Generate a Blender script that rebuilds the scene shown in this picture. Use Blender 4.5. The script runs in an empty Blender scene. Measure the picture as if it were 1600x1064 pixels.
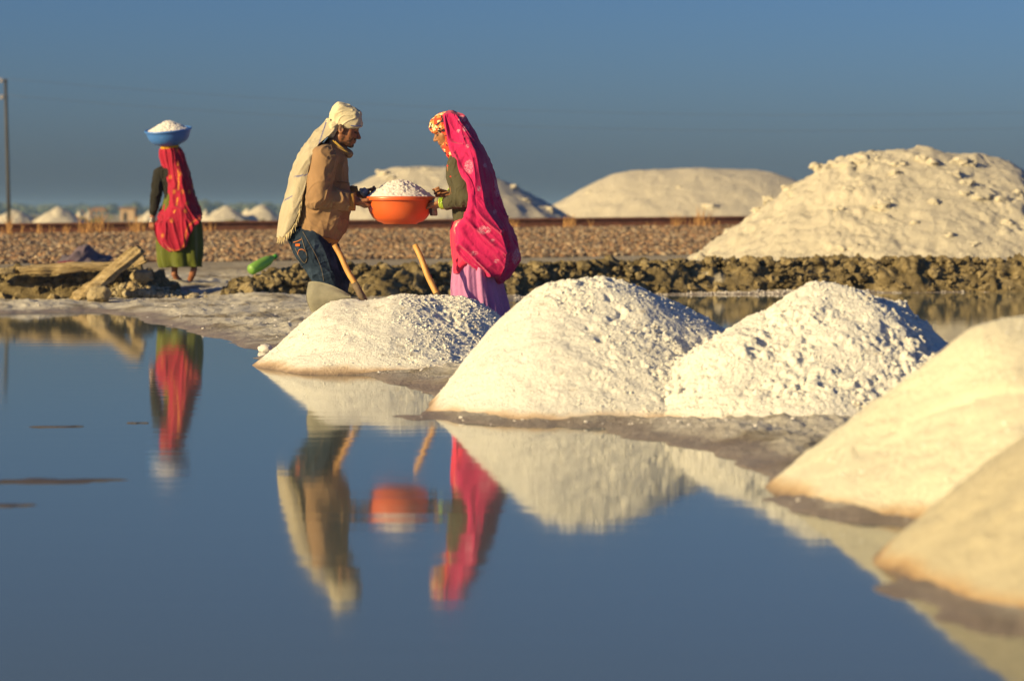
import bpy, math, random
import numpy as np
from mathutils import Vector

# ------------------------------------------------------------------ camera, sky, sun, exposure
SC = bpy.context.scene
COL = SC.collection
F, CX, HY, H = 3733.0, 800.0, 333.0, 0.945      # focal length / principal column / horizon row of the 1600 px frame, eye height


def P(px, py, d):
    return np.array([(px - CX) / F * d, d, H - (py - HY) / F * d])


cam = bpy.data.cameras.new('camera')
cam.sensor_width = 36.0
cam.lens = 36.0 * F / 1600.0
cam.shift_y = -(532.0 - HY) / 1600.0
cam.clip_start = 0.1
cam.clip_end = 8000.0
cam.dof.use_dof = True
cam.dof.focus_distance = 15.6
cam.dof.aperture_fstop = 2.5
camo = bpy.data.objects.new('camera', cam)
camo.location = (0, 0, H)
camo.rotation_euler = (math.pi / 2, 0, 0)
COL.objects.link(camo)
SC.camera = camo

SUN_AZ, SUN_EL = math.radians(237), math.radians(17)     # clockwise from +Y
world = bpy.data.worlds.new('World')
SC.world = world
world.use_nodes = True
wn = world.node_tree
sky = wn.nodes.new('ShaderNodeTexSky')
sky.sky_type = 'NISHITA'
sky.sun_disc = False
sky.sun_elevation = SUN_EL
sky.sun_rotation = SUN_AZ
sky.altitude, sky.air_density, sky.dust_density, sky.ozone_density = 0, 1.0, 1.36, 8.2
tint = wn.nodes.new('ShaderNodeMix')
tint.data_type = 'RGBA'
tint.blend_type = 'MULTIPLY'
tint.inputs['Factor'].default_value = 1.0
tint.inputs['B'].default_value = (1.0, 0.905, 0.945, 1)      # even tint over the whole sky
wn.links.new(sky.outputs[0], tint.inputs['A'])
wn.links.new(tint.outputs['Result'], wn.nodes['Background'].inputs[0])
wn.nodes['Background'].inputs[1].default_value = 0.055

sl = bpy.data.lights.new('sun', 'SUN')
sl.energy = 5.0
sl.angle = math.radians(0.6)
sl.color = (1.0, 0.765, 0.355)
so = bpy.data.objects.new('sun', sl)
sdir = Vector((math.sin(SUN_AZ) * math.cos(SUN_EL), math.cos(SUN_AZ) * math.cos(SUN_EL), math.sin(SUN_EL)))
so.rotation_euler = sdir.to_track_quat('Z', 'Y').to_euler()
so.location = (-20, -10, 12)
COL.objects.link(so)

SC.render.engine = 'CYCLES'
SC.cycles.use_denoising = True
SC.cycles.max_bounces = 8
SC.view_settings.view_transform = 'Standard'
SC.view_settings.look = 'None'
SC.view_settings.exposure = 0.76
SC.view_settings.gamma = 1.0
SC.view_settings.use_curve_mapping = False

RNG = np.random.default_rng(7)
random.seed(7)

# ------------------------------------------------------------------ numeric helpers


def _hash(ix, iy, iz, seed):
    h = (ix.astype(np.int64) * 374761393 + iy.astype(np.int64) * 668265263 + iz.astype(np.int64) * 2147483647 + seed * 974711) & 0xFFFFFFFF
    h = ((h ^ (h >> 13)) * 1274126177) & 0xFFFFFFFF
    h = (h ^ (h >> 16)) & 0xFFFFFFFF
    h = (h * 2246822519) & 0xFFFFFFFF
    return ((h ^ (h >> 15)) & 0xFFFFFF) / float(0xFFFFFF)


def noise(x, y, z=0.0, seed=0):
    """value noise in -1..1"""
    x, y, z = np.broadcast_arrays(np.asarray(x, float), np.asarray(y, float), np.asarray(z, float))
    ix, iy, iz = np.floor(x), np.floor(y), np.floor(z)
    fx, fy, fz = x - ix, y - iy, z - iz
    ix, iy, iz = ix.astype(np.int64), iy.astype(np.int64), iz.astype(np.int64)
    u, v, w = [t * t * t * (t * (t * 6 - 15) + 10) for t in (fx, fy, fz)]
    r = 0
    for a in (0, 1):
        for b in (0, 1):
            for c in (0, 1):
                r = r + _hash(ix + a, iy + b, iz + c, seed) * (u if a else 1 - u) * (v if b else 1 - v) * (w if c else 1 - w)
    return r * 2 - 1


def fbm(x, y, z=0.0, seed=0, octv=4, gain=0.5):
    s, a, f = 0, 1.0, 1.0
    for i in range(octv):
        s = s + a * noise(np.asarray(x) * f, np.asarray(y) * f, np.asarray(z) * f, seed + i * 13)
        a *= gain
        f *= 2.03
    return s


def cells(x, y, z, seed=0):
    """F1 cellular distance and the winning cell's random value"""
    x, y, z = np.broadcast_arrays(np.asarray(x, float), np.asarray(y, float), np.asarray(z, float))
    ix, iy, iz = [np.floor(t).astype(np.int64) for t in (x, y, z)]
    best = np.full(x.shape, 9.0)
    bid = np.zeros(x.shape)
    for a in (-1, 0, 1):
        for b in (-1, 0, 1):
            for c in (-1, 0, 1):
                jx, jy, jz = ix + a, iy + b, iz + c
                dx = jx + _hash(jx, jy, jz, seed) - x
                dy = jy + _hash(jx, jy, jz, seed + 1) - y
                dz = jz + _hash(jx, jy, jz, seed + 2) - z
                d = dx * dx + dy * dy + dz * dz
                m = d < best
                best = np.where(m, d, best)
                bid = np.where(m, _hash(jx, jy, jz, seed + 3), bid)
    return np.sqrt(best), bid


def sstep(a, b, x):
    t = np.clip((np.asarray(x, float) - a) / (b - a), 0, 1)
    return t * t * (3 - 2 * t)


def interp_cr(pts, n):
    """Catmull-Rom through rows of control points -> n rows"""
    pts = np.asarray(pts, float)
    m = len(pts)
    t = np.linspace(0, m - 1, n)
    i = np.minimum(t.astype(int), m - 2)
    f = (t - i).reshape((-1,) + (1,) * (pts.ndim - 1))
    g = lambda k: pts[np.clip(k, 0, m - 1)]
    p0, p1, p2, p3 = g(i - 1), g(i), g(i + 1), g(i + 2)
    return 0.5 * (2 * p1 + (p2 - p0) * f + (2 * p0 - 5 * p1 + 4 * p2 - p3) * f ** 2 + (3 * p1 - p0 - 3 * p2 + p3) * f ** 3)


# ------------------------------------------------------------------ mesh helpers


def make_mesh(name, verts, faces, smooth=True, attrs=None):
    """faces: (n,3) or (n,4) array, or a list of such arrays"""
    me = bpy.data.meshes.new(name)
    verts = np.ascontiguousarray(verts, np.float32)
    if not isinstance(faces, (list, tuple)):
        faces = [faces]
    faces = [np.asarray(f, np.int32) for f in faces if len(f)]
    loops = np.concatenate([f.ravel() for f in faces])
    tot = np.concatenate([np.full(len(f), f.shape[1], np.int32) for f in faces])
    start = np.concatenate([[0], np.cumsum(tot)[:-1]]).astype(np.int32)
    me.vertices.add(len(verts))
    me.vertices.foreach_set('co', verts.ravel())
    me.loops.add(len(loops))
    me.loops.foreach_set('vertex_index', loops)
    me.polygons.add(len(tot))
    me.polygons.foreach_set('loop_start', start)
    me.polygons.foreach_set('loop_total', tot)
    me.polygons.foreach_set('use_smooth', np.full(len(tot), smooth, bool))
    if attrs:
        for k, v in attrs.items():
            v = np.asarray(v, np.float32)
            if v.ndim == 1:
                a = me.attributes.new(k, 'FLOAT', 'POINT')
                a.data.foreach_set('value', v)
            else:
                a = me.attributes.new(k, 'FLOAT_COLOR', 'POINT')
                a.data.foreach_set('color', np.concatenate([v, np.ones((len(v), 1), np.float32)], 1).ravel())
    me.update(calc_edges=True)
    me.validate()
    return me


def link(name, me, mat=None, parent=None):
    o = bpy.data.objects.new(name, me)
    COL.objects.link(o)
    if mat is not None and me is not None and not me.materials:
        me.materials.append(mat)
    if parent is not None:
        o.parent = parent
        o.matrix_parent_inverse = parent.matrix_basis.inverted()
    return o


def empty(name, loc):
    o = bpy.data.objects.new(name, None)
    o.empty_display_size = 0.1
    o.location = loc
    COL.objects.link(o)
    return o


def tag(o, label=None, cat=None, group=None, kind=None):
    if label:
        o['label'] = label
    if cat:
        o['category'] = cat
    if group:
        o['group'] = group
    if kind:
        o['kind'] = kind
    return o


def grid_faces(nu, nv, wrap_v=False):
    i = np.arange(nu - 1)[:, None]
    j = np.arange(nv if wrap_v else nv - 1)[None, :]
    a = i * nv + j
    b = i * nv + (j + 1) % nv
    return np.stack([a, b, b + nv, a + nv], -1).reshape(-1, 4)


def vnormals(v, f):
    n = np.zeros_like(v)
    if f.shape[1] == 4:
        fn = np.cross(v[f[:, 2]] - v[f[:, 0]], v[f[:, 3]] - v[f[:, 1]])
    else:
        fn = np.cross(v[f[:, 1]] - v[f[:, 0]], v[f[:, 2]] - v[f[:, 0]])
    for k in range(f.shape[1]):
        np.add.at(n, f[:, k], fn)
    return n / (np.linalg.norm(n, axis=1, keepdims=True) + 1e-12)


def loft(rings, cap=True):
    """rings (n, m, 3) closed loops -> verts, [quads, tri caps]"""
    n, m, _ = rings.shape
    v = rings.reshape(-1, 3)
    f = grid_faces(n, m, True)
    out = [f]
    if cap:
        c0, c1 = rings[0].mean(0), rings[-1].mean(0)
        v = np.concatenate([v, [c0, c1]])
        j = np.arange(m)
        out.append(np.stack([np.full(m, n * m), (j + 1) % m, j], 1))
        k = (n - 1) * m
        out.append(np.stack([np.full(m, n * m + 1), k + j, k + (j + 1) % m], 1))
    return v, out


def tube(path, rad, m=8, cap=True):
    path = np.asarray(path, float)
    n = len(path)
    rad = np.broadcast_to(np.asarray(rad, float), (n,))
    t = np.gradient(path, axis=0)
    t /= np.linalg.norm(t, axis=1, keepdims=True) + 1e-12
    ref = np.array([0, 0, 1.0]) if abs(t[:, 2]).mean() < 0.8 else np.array([1.0, 0, 0])
    a = np.cross(t, ref)
    a /= np.linalg.norm(a, axis=1, keepdims=True) + 1e-12
    b = np.cross(a, t)
    th = np.linspace(0, 2 * np.pi, m, endpoint=False)
    rings = path[:, None] + rad[:, None, None] * (np.cos(th)[None, :, None] * a[:, None] + np.sin(th)[None, :, None] * b[:, None])
    return loft(rings, cap)


class Bag:
    """collects shapes into one mesh"""

    def __init__(self):
        self.v, self.f, self.a, self.n = [], {}, [], 0

    def add(self, v, fs, col=None):
        v = np.asarray(v, float)
        if not isinstance(fs, (list, tuple)):
            fs = [fs]
        for f in fs:
            f = np.asarray(f)
            self.f.setdefault(f.shape[1], []).append(f + self.n)
        self.v.append(v)
        if col is not None:
            self.a.append(np.broadcast_to(np.asarray(col, float), v.shape))
        self.n += len(v)
        return self

    def mesh(self, name, smooth=True):
        attrs = {'tint': np.concatenate(self.a)} if self.a else None
        return make_mesh(name, np.concatenate(self.v), [np.concatenate(x) for x in self.f.values()], smooth, attrs)


def ico(sub=1):
    t = (1 + 5 ** .5) / 2
    v = [(-1, t, 0), (1, t, 0), (-1, -t, 0), (1, -t, 0), (0, -1, t), (0, 1, t), (0, -1, -t), (0, 1, -t), (t, 0, -1), (t, 0, 1), (-t, 0, -1), (-t, 0, 1)]
    f = [(0, 11, 5), (0, 5, 1), (0, 1, 7), (0, 7, 10), (0, 10, 11), (1, 5, 9), (5, 11, 4), (11, 10, 2), (10, 7, 6), (7, 1, 8), (3, 9, 4), (3, 4, 2), (3, 2, 6), (3, 6, 8), (3, 8, 9), (4, 9, 5), (2, 4, 11), (6, 2, 10), (8, 6, 7), (9, 8, 1)]
    v = [np.array(p) / math.sqrt(1 + t * t) for p in v]
    for _ in range(sub):
        nf, mid = [], {}
        def m(a, b):
            k = (min(a, b), max(a, b))
            if k not in mid:
                p = v[a] + v[b]
                v.append(p / np.linalg.norm(p))
                mid[k] = len(v) - 1
            return mid[k]
        for a, b, c in f:
            ab, bc, ca = m(a, b), m(b, c), m(c, a)
            nf += [(a, ab, ca), (b, bc, ab), (c, ca, bc), (ab, bc, ca)]
        f = nf
    return np.array(v), np.array(f)


ICO = [ico(0), ico(1), ico(2), ico(3)]


def rotz_many(n):
    q = RNG.normal(size=(n, 4))
    q /= np.linalg.norm(q, axis=1, keepdims=True)
    w, x, y, z = q.T
    return np.stack([np.stack([1 - 2 * (y * y + z * z), 2 * (x * y - z * w), 2 * (x * z + y * w)], -1),
                     np.stack([2 * (x * y + z * w), 1 - 2 * (x * x + z * z), 2 * (y * z - x * w)], -1),
                     np.stack([2 * (x * z - y * w), 2 * (y * z + x * w), 1 - 2 * (x * x + y * y)], -1)], 1)


def scatter_stones(pos, size, sub=0, rough=0.28, flat=0.75, cols=None):
    """many irregular angular stones joined into one mesh's arrays"""
    v0, f0 = ICO[sub]
    n = len(pos)
    jit = 1 + rough * (RNG.random((n, len(v0), 1)) * 2 - 1)
    v = v0[None] * jit
    v = v * (1 + 0.35 * (RNG.random((n, 1, 3)) * 2 - 1))
    v = np.einsum('nij,nvj->nvi', rotz_many(n), v)
    v[:, :, 2] *= flat
    v = v * np.asarray(size).reshape(-1, 1, 1) + np.asarray(pos)[:, None]
    f = f0[None] + (np.arange(n) * len(v0))[:, None, None]
    at = None
    if cols is not None:
        at = np.repeat(cols, len(v0), 0)
    return v.reshape(-1, 3), f.reshape(-1, 3), at


# ------------------------------------------------------------------ signed-distance sculpting


class Sculpt:
    def __init__(self, lo, hi, h):
        self.lo, self.h = np.asarray(lo, float), h
        n = np.ceil((np.asarray(hi, float) - self.lo) / h).astype(int) + 1
        self.ax = [self.lo[k] + h * np.arange(n[k]) for k in range(3)]
        self.f = np.full(n, 0.5, np.float32)

    def _region(self, lo, hi):
        s = []
        for k in range(3):
            a = int(np.clip(math.floor((lo[k] - self.lo[k]) / self.h), 0, self.f.shape[k]))
            b = int(np.clip(math.ceil((hi[k] - self.lo[k]) / self.h) + 1, 0, self.f.shape[k]))
            s.append(slice(a, b))
        X = self.ax[0][s[0]][:, None, None]
        Y = self.ax[1][s[1]][None, :, None]
        Z = self.ax[2][s[2]][None, None, :]
        return tuple(s), X, Y, Z

    def _merge(self, s, d, k, sub=False):
        cur = self.f[s]
        if cur.size == 0:
            return
        d = d.astype(np.float32)
        if sub:
            d = -d
            hh = np.maximum(k - np.abs(cur - d), 0) / k
            self.f[s] = np.maximum(cur, d) + hh * hh * k * 0.25
        else:
            hh = np.maximum(k - np.abs(cur - d), 0) / k
            self.f[s] = np.minimum(cur, d) - hh * hh * k * 0.25

    def cone(self, a, b, r1, r2, k=0.01, sy=1.0, sub=False):
        """rounded cone; sy stretches it along the depth axis"""
        a, b = np.asarray(a, float), np.asarray(b, float)
        r = max(r1, r2)
        m = r * max(1, sy) + k + 3 * self.h
        s, X, Y, Z = self._region(np.minimum(a, b) - m, np.maximum(a, b) + m)
        yc = (a[1] + b[1]) / 2
        Yl = yc + (Y - yc) / sy
        d = b - a
        d[1] /= sy
        L = max(float(d @ d), 1e-9)
        ay = yc + (a[1] - yc) / sy
        t = np.clip(((X - a[0]) * d[0] + (Yl - ay) * d[1] + (Z - a[2]) * d[2]) / L, 0, 1)
        dist = np.sqrt((X - a[0] - t * d[0]) ** 2 + (Yl - ay - t * d[1]) ** 2 + (Z - a[2] - t * d[2]) ** 2) - (r1 + (r2 - r1) * t)
        self._merge(s, dist, k, sub)
        return self

    def chain(self, pts, rs, k=0.01, sy=1.0):
        for i in range(len(pts) - 1):
            self.cone(pts[i], pts[i + 1], rs[i], rs[i + 1], k, sy)
        return self

    def ell(self, c, r, k=0.01, R=None, sub=False):
        c, r = np.asarray(c, float), np.asarray(r, float)
        m = r.max() + k + 3 * self.h
        s, X, Y, Z = self._region(c - m, c + m)
        X, Y, Z = X - c[0], Y - c[1], Z - c[2]
        if R is not None:
            X, Y, Z = [R[0][i] * X + R[1][i] * Y + R[2][i] * Z for i in range(3)]
        k0 = np.sqrt((X / r[0]) ** 2 + (Y / r[1]) ** 2 + (Z / r[2]) ** 2)
        k1 = np.sqrt((X / r[0] ** 2) ** 2 + (Y / r[1] ** 2) ** 2 + (Z / r[2] ** 2) ** 2) + 1e-9
        self._merge(s, k0 * (k0 - 1) / k1, k, sub)
        return self

    def cut(self, p, n, k=0.006):
        """remove the half-space on the side n points to"""
        p, n = np.asarray(p, float), np.asarray(n, float)
        n = n / np.linalg.norm(n)
        d = (self.ax[0][:, None, None] - p[0]) * n[0] + (self.ax[1][None, :, None] - p[1]) * n[1] + (self.ax[2][None, None, :] - p[2]) * n[2]
        d = np.broadcast_to(d, self.f.shape)
        self._merge((slice(None),) * 3, -d, k, True)
        return self

    def mesh(self):
        f = self.f
        n = np.array(f.shape)
        ins = f < 0
        c = [ins[a:n[0] - 1 + a, b:n[1] - 1 + b, d:n[2] - 1 + d] for a in (0, 1) for b in (0, 1) for d in (0, 1)]
        cnt = sum(x.astype(np.int8) for x in c)
        mask = (cnt > 0) & (cnt < 8)
        idx = np.full(mask.shape, -1, np.int64)
        I = np.argwhere(mask)
        idx[mask] = np.arange(len(I))
        corners = np.array([(a, b, d) for a in (0, 1) for b in (0, 1) for d in (0, 1)])
        val = np.stack([f[I[:, 0] + q[0], I[:, 1] + q[1], I[:, 2] + q[2]] for q in corners], 1)
        acc = np.zeros((len(I), 3))
        num = np.zeros(len(I))
        for i in range(8):
            for j in range(i + 1, 8):
                if np.abs(corners[i] - corners[j]).sum() == 1:
                    cr = (val[:, i] < 0) != (val[:, j] < 0)
                    t = np.where(cr, val[:, i] / np.where(cr, val[:, i] - val[:, j], 1), 0)
                    acc += cr[:, None] * (corners[i] + t[:, None] * (corners[j] - corners[i]))
                    num += cr
        v = self.lo + self.h * (I + acc / np.maximum(num, 1)[:, None])
        quads = []
        for axis in range(3):
            u, w = [k for k in range(3) if k != axis]
            sl0, sl1 = [slice(None)] * 3, [slice(None)] * 3
            sl0[axis], sl1[axis] = slice(0, n[axis] - 1), slice(1, n[axis])
            a, b = ins[tuple(sl0)], ins[tuple(sl1)]
            ch = a != b
            E_ = np.argwhere(ch)
            ok = (E_[:, u] > 0) & (E_[:, u] < n[u] - 1) & (E_[:, w] > 0) & (E_[:, w] < n[w] - 1)
            E_ = E_[ok]
            if not len(E_):
                continue
            sg = a[E_[:, 0], E_[:, 1], E_[:, 2]]
            def cell(du, dw):
                q = E_.copy()
                q[:, u] -= du
                q[:, w] -= dw
                return idx[q[:, 0], q[:, 1], q[:, 2]]
            q = np.stack([cell(0, 0), cell(1, 0), cell(1, 1), cell(0, 1)], 1)
            flip = sg if axis != 1 else ~sg
            q = np.where(flip[:, None], q, q[:, ::-1])
            quads.append(q)
        q = np.concatenate(quads)
        q = q[(q >= 0).all(1)]
        return v, q


# ------------------------------------------------------------------ material helpers


class NT:
    def __init__(self, name):
        self.m = bpy.data.materials.new(name)
        self.m.use_nodes = True
        self.t = self.m.node_tree
        self.b = self.t.nodes['Principled BSDF']
        self._co = None

    def n(self, typ, **kw):
        x = self.t.nodes.new(typ)
        for k, v in kw.items():
            if k in x.inputs:
                x.inputs[k].default_value = v
            else:
                setattr(x, k, v)
        return x

    def l(self, a, b):
        self.t.links.new(a, b)

    @property
    def co(self):
        if self._co is None:
            self._co = self.n('ShaderNodeNewGeometry').outputs['Position']
        return self._co

    def noise(self, scale, detail=4.0, rough=0.55, vec=None, dist=0.0):
        x = self.n('ShaderNodeTexNoise')
        x.inputs['Scale'].default_value = scale
        x.inputs['Detail'].default_value = detail
        x.inputs['Roughness'].default_value = rough
        x.inputs['Distortion'].default_value = dist
        self.l(vec if vec is not None else self.co, x.inputs['Vector'])
        return x.outputs['Fac']

    def stretch(self, sx, sy, sz):
        m = self.n('ShaderNodeMapping')
        m.inputs['Scale'].default_value = (sx, sy, sz)
        self.l(self.co, m.inputs['Vector'])
        return m.outputs['Vector']

    def ramp(self, fac, stops):
        r = self.n('ShaderNodeValToRGB')
        e = r.color_ramp.elements
        while len(e) < len(stops):
            e.new(0.5)
        for x, (p, c) in zip(e, stops):
            x.position = p
            x.color = (*c, 1) if len(c) == 3 else c
        self.l(fac, r.inputs['Fac'])
        return r.outputs['Color']

    def step(self, fac, a, b, lo=0.0, hi=1.0):
        r = self.n('ShaderNodeMapRange')
        r.interpolation_type = 'SMOOTHSTEP'
        r.inputs['From Min'].default_value = a
        r.inputs['From Max'].default_value = b
        r.inputs['To Min'].default_value = lo
        r.inputs['To Max'].default_value = hi
        self.l(fac, r.inputs['Value'])
        return r.outputs['Result']

    def mix(self, fac, a, b, blend='MIX'):
        x = self.n('ShaderNodeMix')
        x.data_type = 'RGBA'
        x.blend_type = blend
        for s, v in ((x.inputs['Factor'], fac), (x.inputs['A'], a), (x.inputs['B'], b)):
            if isinstance(v, bpy.types.NodeSocket):
                self.l(v, s)
            elif isinstance(v, (int, float)):
                s.default_value = v
            else:
                s.default_value = (*v, 1)
        return x.outputs['Result']

    def math(self, op, a, b=None):
        x = self.n('ShaderNodeMath')
        x.operation = op
        for i, v in enumerate((a, b)):
            if v is None:
                continue
            if isinstance(v, bpy.types.NodeSocket):
                self.l(v, x.inputs[i])
            else:
                x.inputs[i].default_value = v
        return x.outputs[0]

    def z(self):
        s = self.n('ShaderNodeSeparateXYZ')
        self.l(self.co, s.inputs[0])
        return s.outputs['Z']

    def attr(self, name, color=True):
        a = self.n('ShaderNodeAttribute')
        a.attribute_name = name
        return a.outputs['Color' if color else 'Fac']

    def color(self, c):
        if isinstance(c, bpy.types.NodeSocket):
            self.l(c, self.b.inputs['Base Color'])
        else:
            self.b.inputs['Base Color'].default_value = (*c, 1)
        return self

    def rough(self, r):
        if isinstance(r, bpy.types.NodeSocket):
            self.l(r, self.b.inputs['Roughness'])
        else:
            self.b.inputs['Roughness'].default_value = r
        return self

    def bump(self, hgt, dist, strength=1.0):
        x = self.n('ShaderNodeBump')
        x.inputs['Distance'].default_value = dist
        x.inputs['Strength'].default_value = strength
        self.l(hgt, x.inputs['Height'])
        self.l(x.outputs['Normal'], self.b.inputs['Normal'])
        return self


def plain(name, c, rough=0.7, var=0.15, scale=30.0, bump=0.0, spec=0.3, bscale=None):
    t = NT(name)
    f = t.noise(scale, 5)
    c = np.array(c)
    t.color(t.ramp(f, [(0.3, tuple(c * (1 - var))), (0.7, tuple(np.minimum(c * (1 + var), 1)))]))
    t.rough(rough)
    t.b.inputs['Specular IOR Level'].default_value = spec
    if bump:
        t.bump(t.noise(bscale or scale * 3, 5), bump)
    return t.m


def fabric(name, c, var=0.12, weave=700.0, sheen=0.15, rough=0.9, translucent=0.0, wrinkle=0.0):
    t = NT(name)
    f = t.noise(9, 4)
    c = np.array(c)
    t.color(t.ramp(f, [(0.3, tuple(c * (1 - var))), (0.72, tuple(np.minimum(c * (1 + var), 1)))]))
    t.rough(rough)
    t.b.inputs['Specular IOR Level'].default_value = 0.15
    t.b.inputs['Sheen Weight'].default_value = sheen
    hgt = t.noise(weave, 2)
    if wrinkle:
        w = t.noise(14, 3, 0.5, dist=0.6)
        hgt = t.math('ADD', t.math('MULTIPLY', hgt, 0.1), t.math('MULTIPLY', w, wrinkle))
        t.bump(hgt, 0.02)
    else:
        t.bump(hgt, 0.0015)
    return t.m

# ------------------------------------------------------------------ shared materials


def salt_material(name, tint=(0.82, 0.775, 0.665), dirt=0.5, grain=60.0, wet=True, gd=0.013):
    t = NT(name)
    spk = t.noise(16, 6, 0.65)
    patch = t.noise(2.3, 3)
    d = t.math('MULTIPLY', t.step(spk, 0.555, 0.66), t.step(patch, 0.43, 0.58))
    d = t.math('MULTIPLY', d, dirt)
    base = t.ramp(t.noise(5, 5), [(0.3, tuple(np.array(tint) * 0.93)), (0.7, tint)])
    c = t.mix(d, base, (0.30, 0.20, 0.12))
    if wet:
        zz = t.math('ADD', t.z(), t.math('MULTIPLY', t.math('SUBTRACT', t.noise(6, 3), 0.5), 0.06))
        w = t.step(zz, 0.015, 0.06, 1.0, 0.0)
        c = t.mix(t.math('MULTIPLY', w, 0.75), c, (0.56, 0.34, 0.15))
        w2 = t.step(zz, -0.005, 0.03, 1.0, 0.0)
        c = t.mix(t.math('MULTIPLY', w2, 0.8), c, (0.17, 0.12, 0.10))
    t.color(c)
    t.rough(t.ramp(t.noise(90, 2), [(0.35, (0.35,) * 3), (0.6, (0.8,) * 3)]))
    t.b.inputs['Subsurface Weight'].default_value = 0.0
    t.b.inputs['Specular IOR Level'].default_value = 0.4
    hgt = t.math('ADD', t.noise(grain, 6, 0.7), t.math('MULTIPLY', t.noise(grain * 4, 3), 0.35))
    t.bump(hgt, gd)
    return t.m


M_SALT = salt_material('salt_near', (0.89, 0.87, 0.825), 0.42)
M_SALT_LESS_LIT = salt_material('salt_less_lit', (0.62, 0.555, 0.405), 0.12)  # same salt; darker golden tint paints in the nearest heap's weaker light
M_SALT_PART_LIT = salt_material('salt_part_lit', (0.82, 0.77, 0.62), 0.12)  # same salt again, its in-between tint painting a slightly less lit face
M_SALT_BIG = salt_material('salt_big', (0.61, 0.555, 0.455), 0.25, 22.0, False, 0.03)
M_SALT_FAR = salt_material('salt_far', (0.54, 0.49, 0.405), 0.3, 6.0, False, 0.05)
M_SALT_LOAD = salt_material('salt_load', (0.82, 0.77, 0.76), 0.0, 90.0, False, 0.008)


def mud_material():
    t = NT('mud')
    c = t.ramp(t.noise(7, 6, 0.65), [(0.28, (0.07, 0.055, 0.03)), (0.5, (0.19, 0.145, 0.075)), (0.72, (0.36, 0.29, 0.17))])
    c = t.mix(t.step(t.noise(2.6, 4), 0.62, 0.72), c, (0.42, 0.37, 0.29))
    t.color(c).rough(0.95)
    t.b.inputs['Specular IOR Level'].default_value = 0.15
    t.bump(t.noise(45, 6, 0.7), 0.02)
    return t.m


M_MUD = mud_material()
tt = NT('mud_clod')
tt.color(tt.mix(tt.step(tt.noise(25, 5), 0.35, 0.7), tt.attr('tint'), tt.mix(1.0, tt.attr('tint'), (0.62, 0.58, 0.52), 'MULTIPLY'))).rough(0.95)
tt.b.inputs['Specular IOR Level'].default_value = 0.12
tt.bump(tt.noise(70, 5, 0.7), 0.012)
M_CLOD = tt.m
tt = NT('ballast_stone')
tt.color(tt.mix(tt.step(tt.noise(40, 4), 0.35, 0.7), tt.attr('tint'), tt.mix(1.0, tt.attr('tint'), (0.75, 0.72, 0.7), 'MULTIPLY'))).rough(0.9)
tt.b.inputs['Specular IOR Level'].default_value = 0.2
M_STONE = tt.m

# ------------------------------------------------------------------ ground: a spit of salty mud between two sheets of brine
shore_px = [(-400, 493), (-60, 491), (60, 489), (140, 488), (205, 494), (262, 507), (330, 526), (372, 538), (402, 553), (396, 571), (430, 579), (500, 583),
            (580, 587), (625, 597), (668, 612), (690, 628), (655, 643), (648, 650), (690, 659), (760, 664), (850, 668), (945, 668), (1000, 682),
            (1075, 700), (1150, 722), (1215, 745), (1205, 778), (1230, 800), (1300, 817), (1390, 828), (1395, 850), (1330, 880), (1340, 905),
            (1400, 945), (1480, 978), (1600, 996), (1760, 1020), (2100, 1060)]
back_px = [(2100, 700), (1800, 640), (1600, 575), (1470, 548), (1300, 548), (1110, 540), (960, 520), (850, 506), (806, 497), (797, 485), (793, 474), (800, 466),
           (860, 463), (1000, 461), (1200, 460), (1400, 458), (1600, 456), (1800, 455)]


def w0(p):
    d = H * F / (p[1] - HY)
    return ((p[0] - CX) / F * d, d)


poly = [(-3500, 22.3), (-60, 22.3)] + [w0(p) for p in shore_px] + [w0(p) for p in back_px] + [(60, 29.4), (3500, 29.4), (3500, 9000), (-3500, 9000)]
poly = np.array(poly)


def signed_dist(x, y):
    best = np.full(x.shape, 1e9)
    inside = np.zeros(x.shape, bool)
    n = len(poly)
    for i in range(n):
        a, b = poly[i], poly[(i + 1) % n]
        d = b - a
        t = np.clip(((x - a[0]) * d[0] + (y - a[1]) * d[1]) / (d @ d), 0, 1)
        best = np.minimum(best, np.hypot(x - a[0] - t * d[0], y - a[1] - t * d[1]))
        cr = (a[1] > y) != (b[1] > y)
        xi = a[0] + (y - a[1]) * d[0] / (d[1] if d[1] else 1e-9)
        inside ^= cr & (x < xi)
    return np.where(inside, best, -best)


def lerp_line(x, pts):
    """piecewise-linear y(x)"""
    p = np.array(pts)
    return np.interp(x, p[:, 0], p[:, 1])


def foot_y(x):      # where the ballast slope begins
    return 33.8 + (np.asarray(x, float) + 8) * 0.70


def rail_y(x):
    return 43.0 + (np.asarray(x, float) + 9) * 0.37


def rail_z(x):      # top of the near rail
    return 0.750 + (np.asarray(x, float) + 9.2) * 0.0090


def shore_dist(x, y):
    sd = signed_dist(x, y)
    return sd + 0.10 * noise(x * 1.7, y * 1.1, 0, 3) * sstep(60, 20, y) + (0.05 * noise(x * 6, y * 3, 0, 4) + 0.045 * fbm(x * 9, y * 7, 0, 14, 3)) * sstep(60, 20, y)


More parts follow.
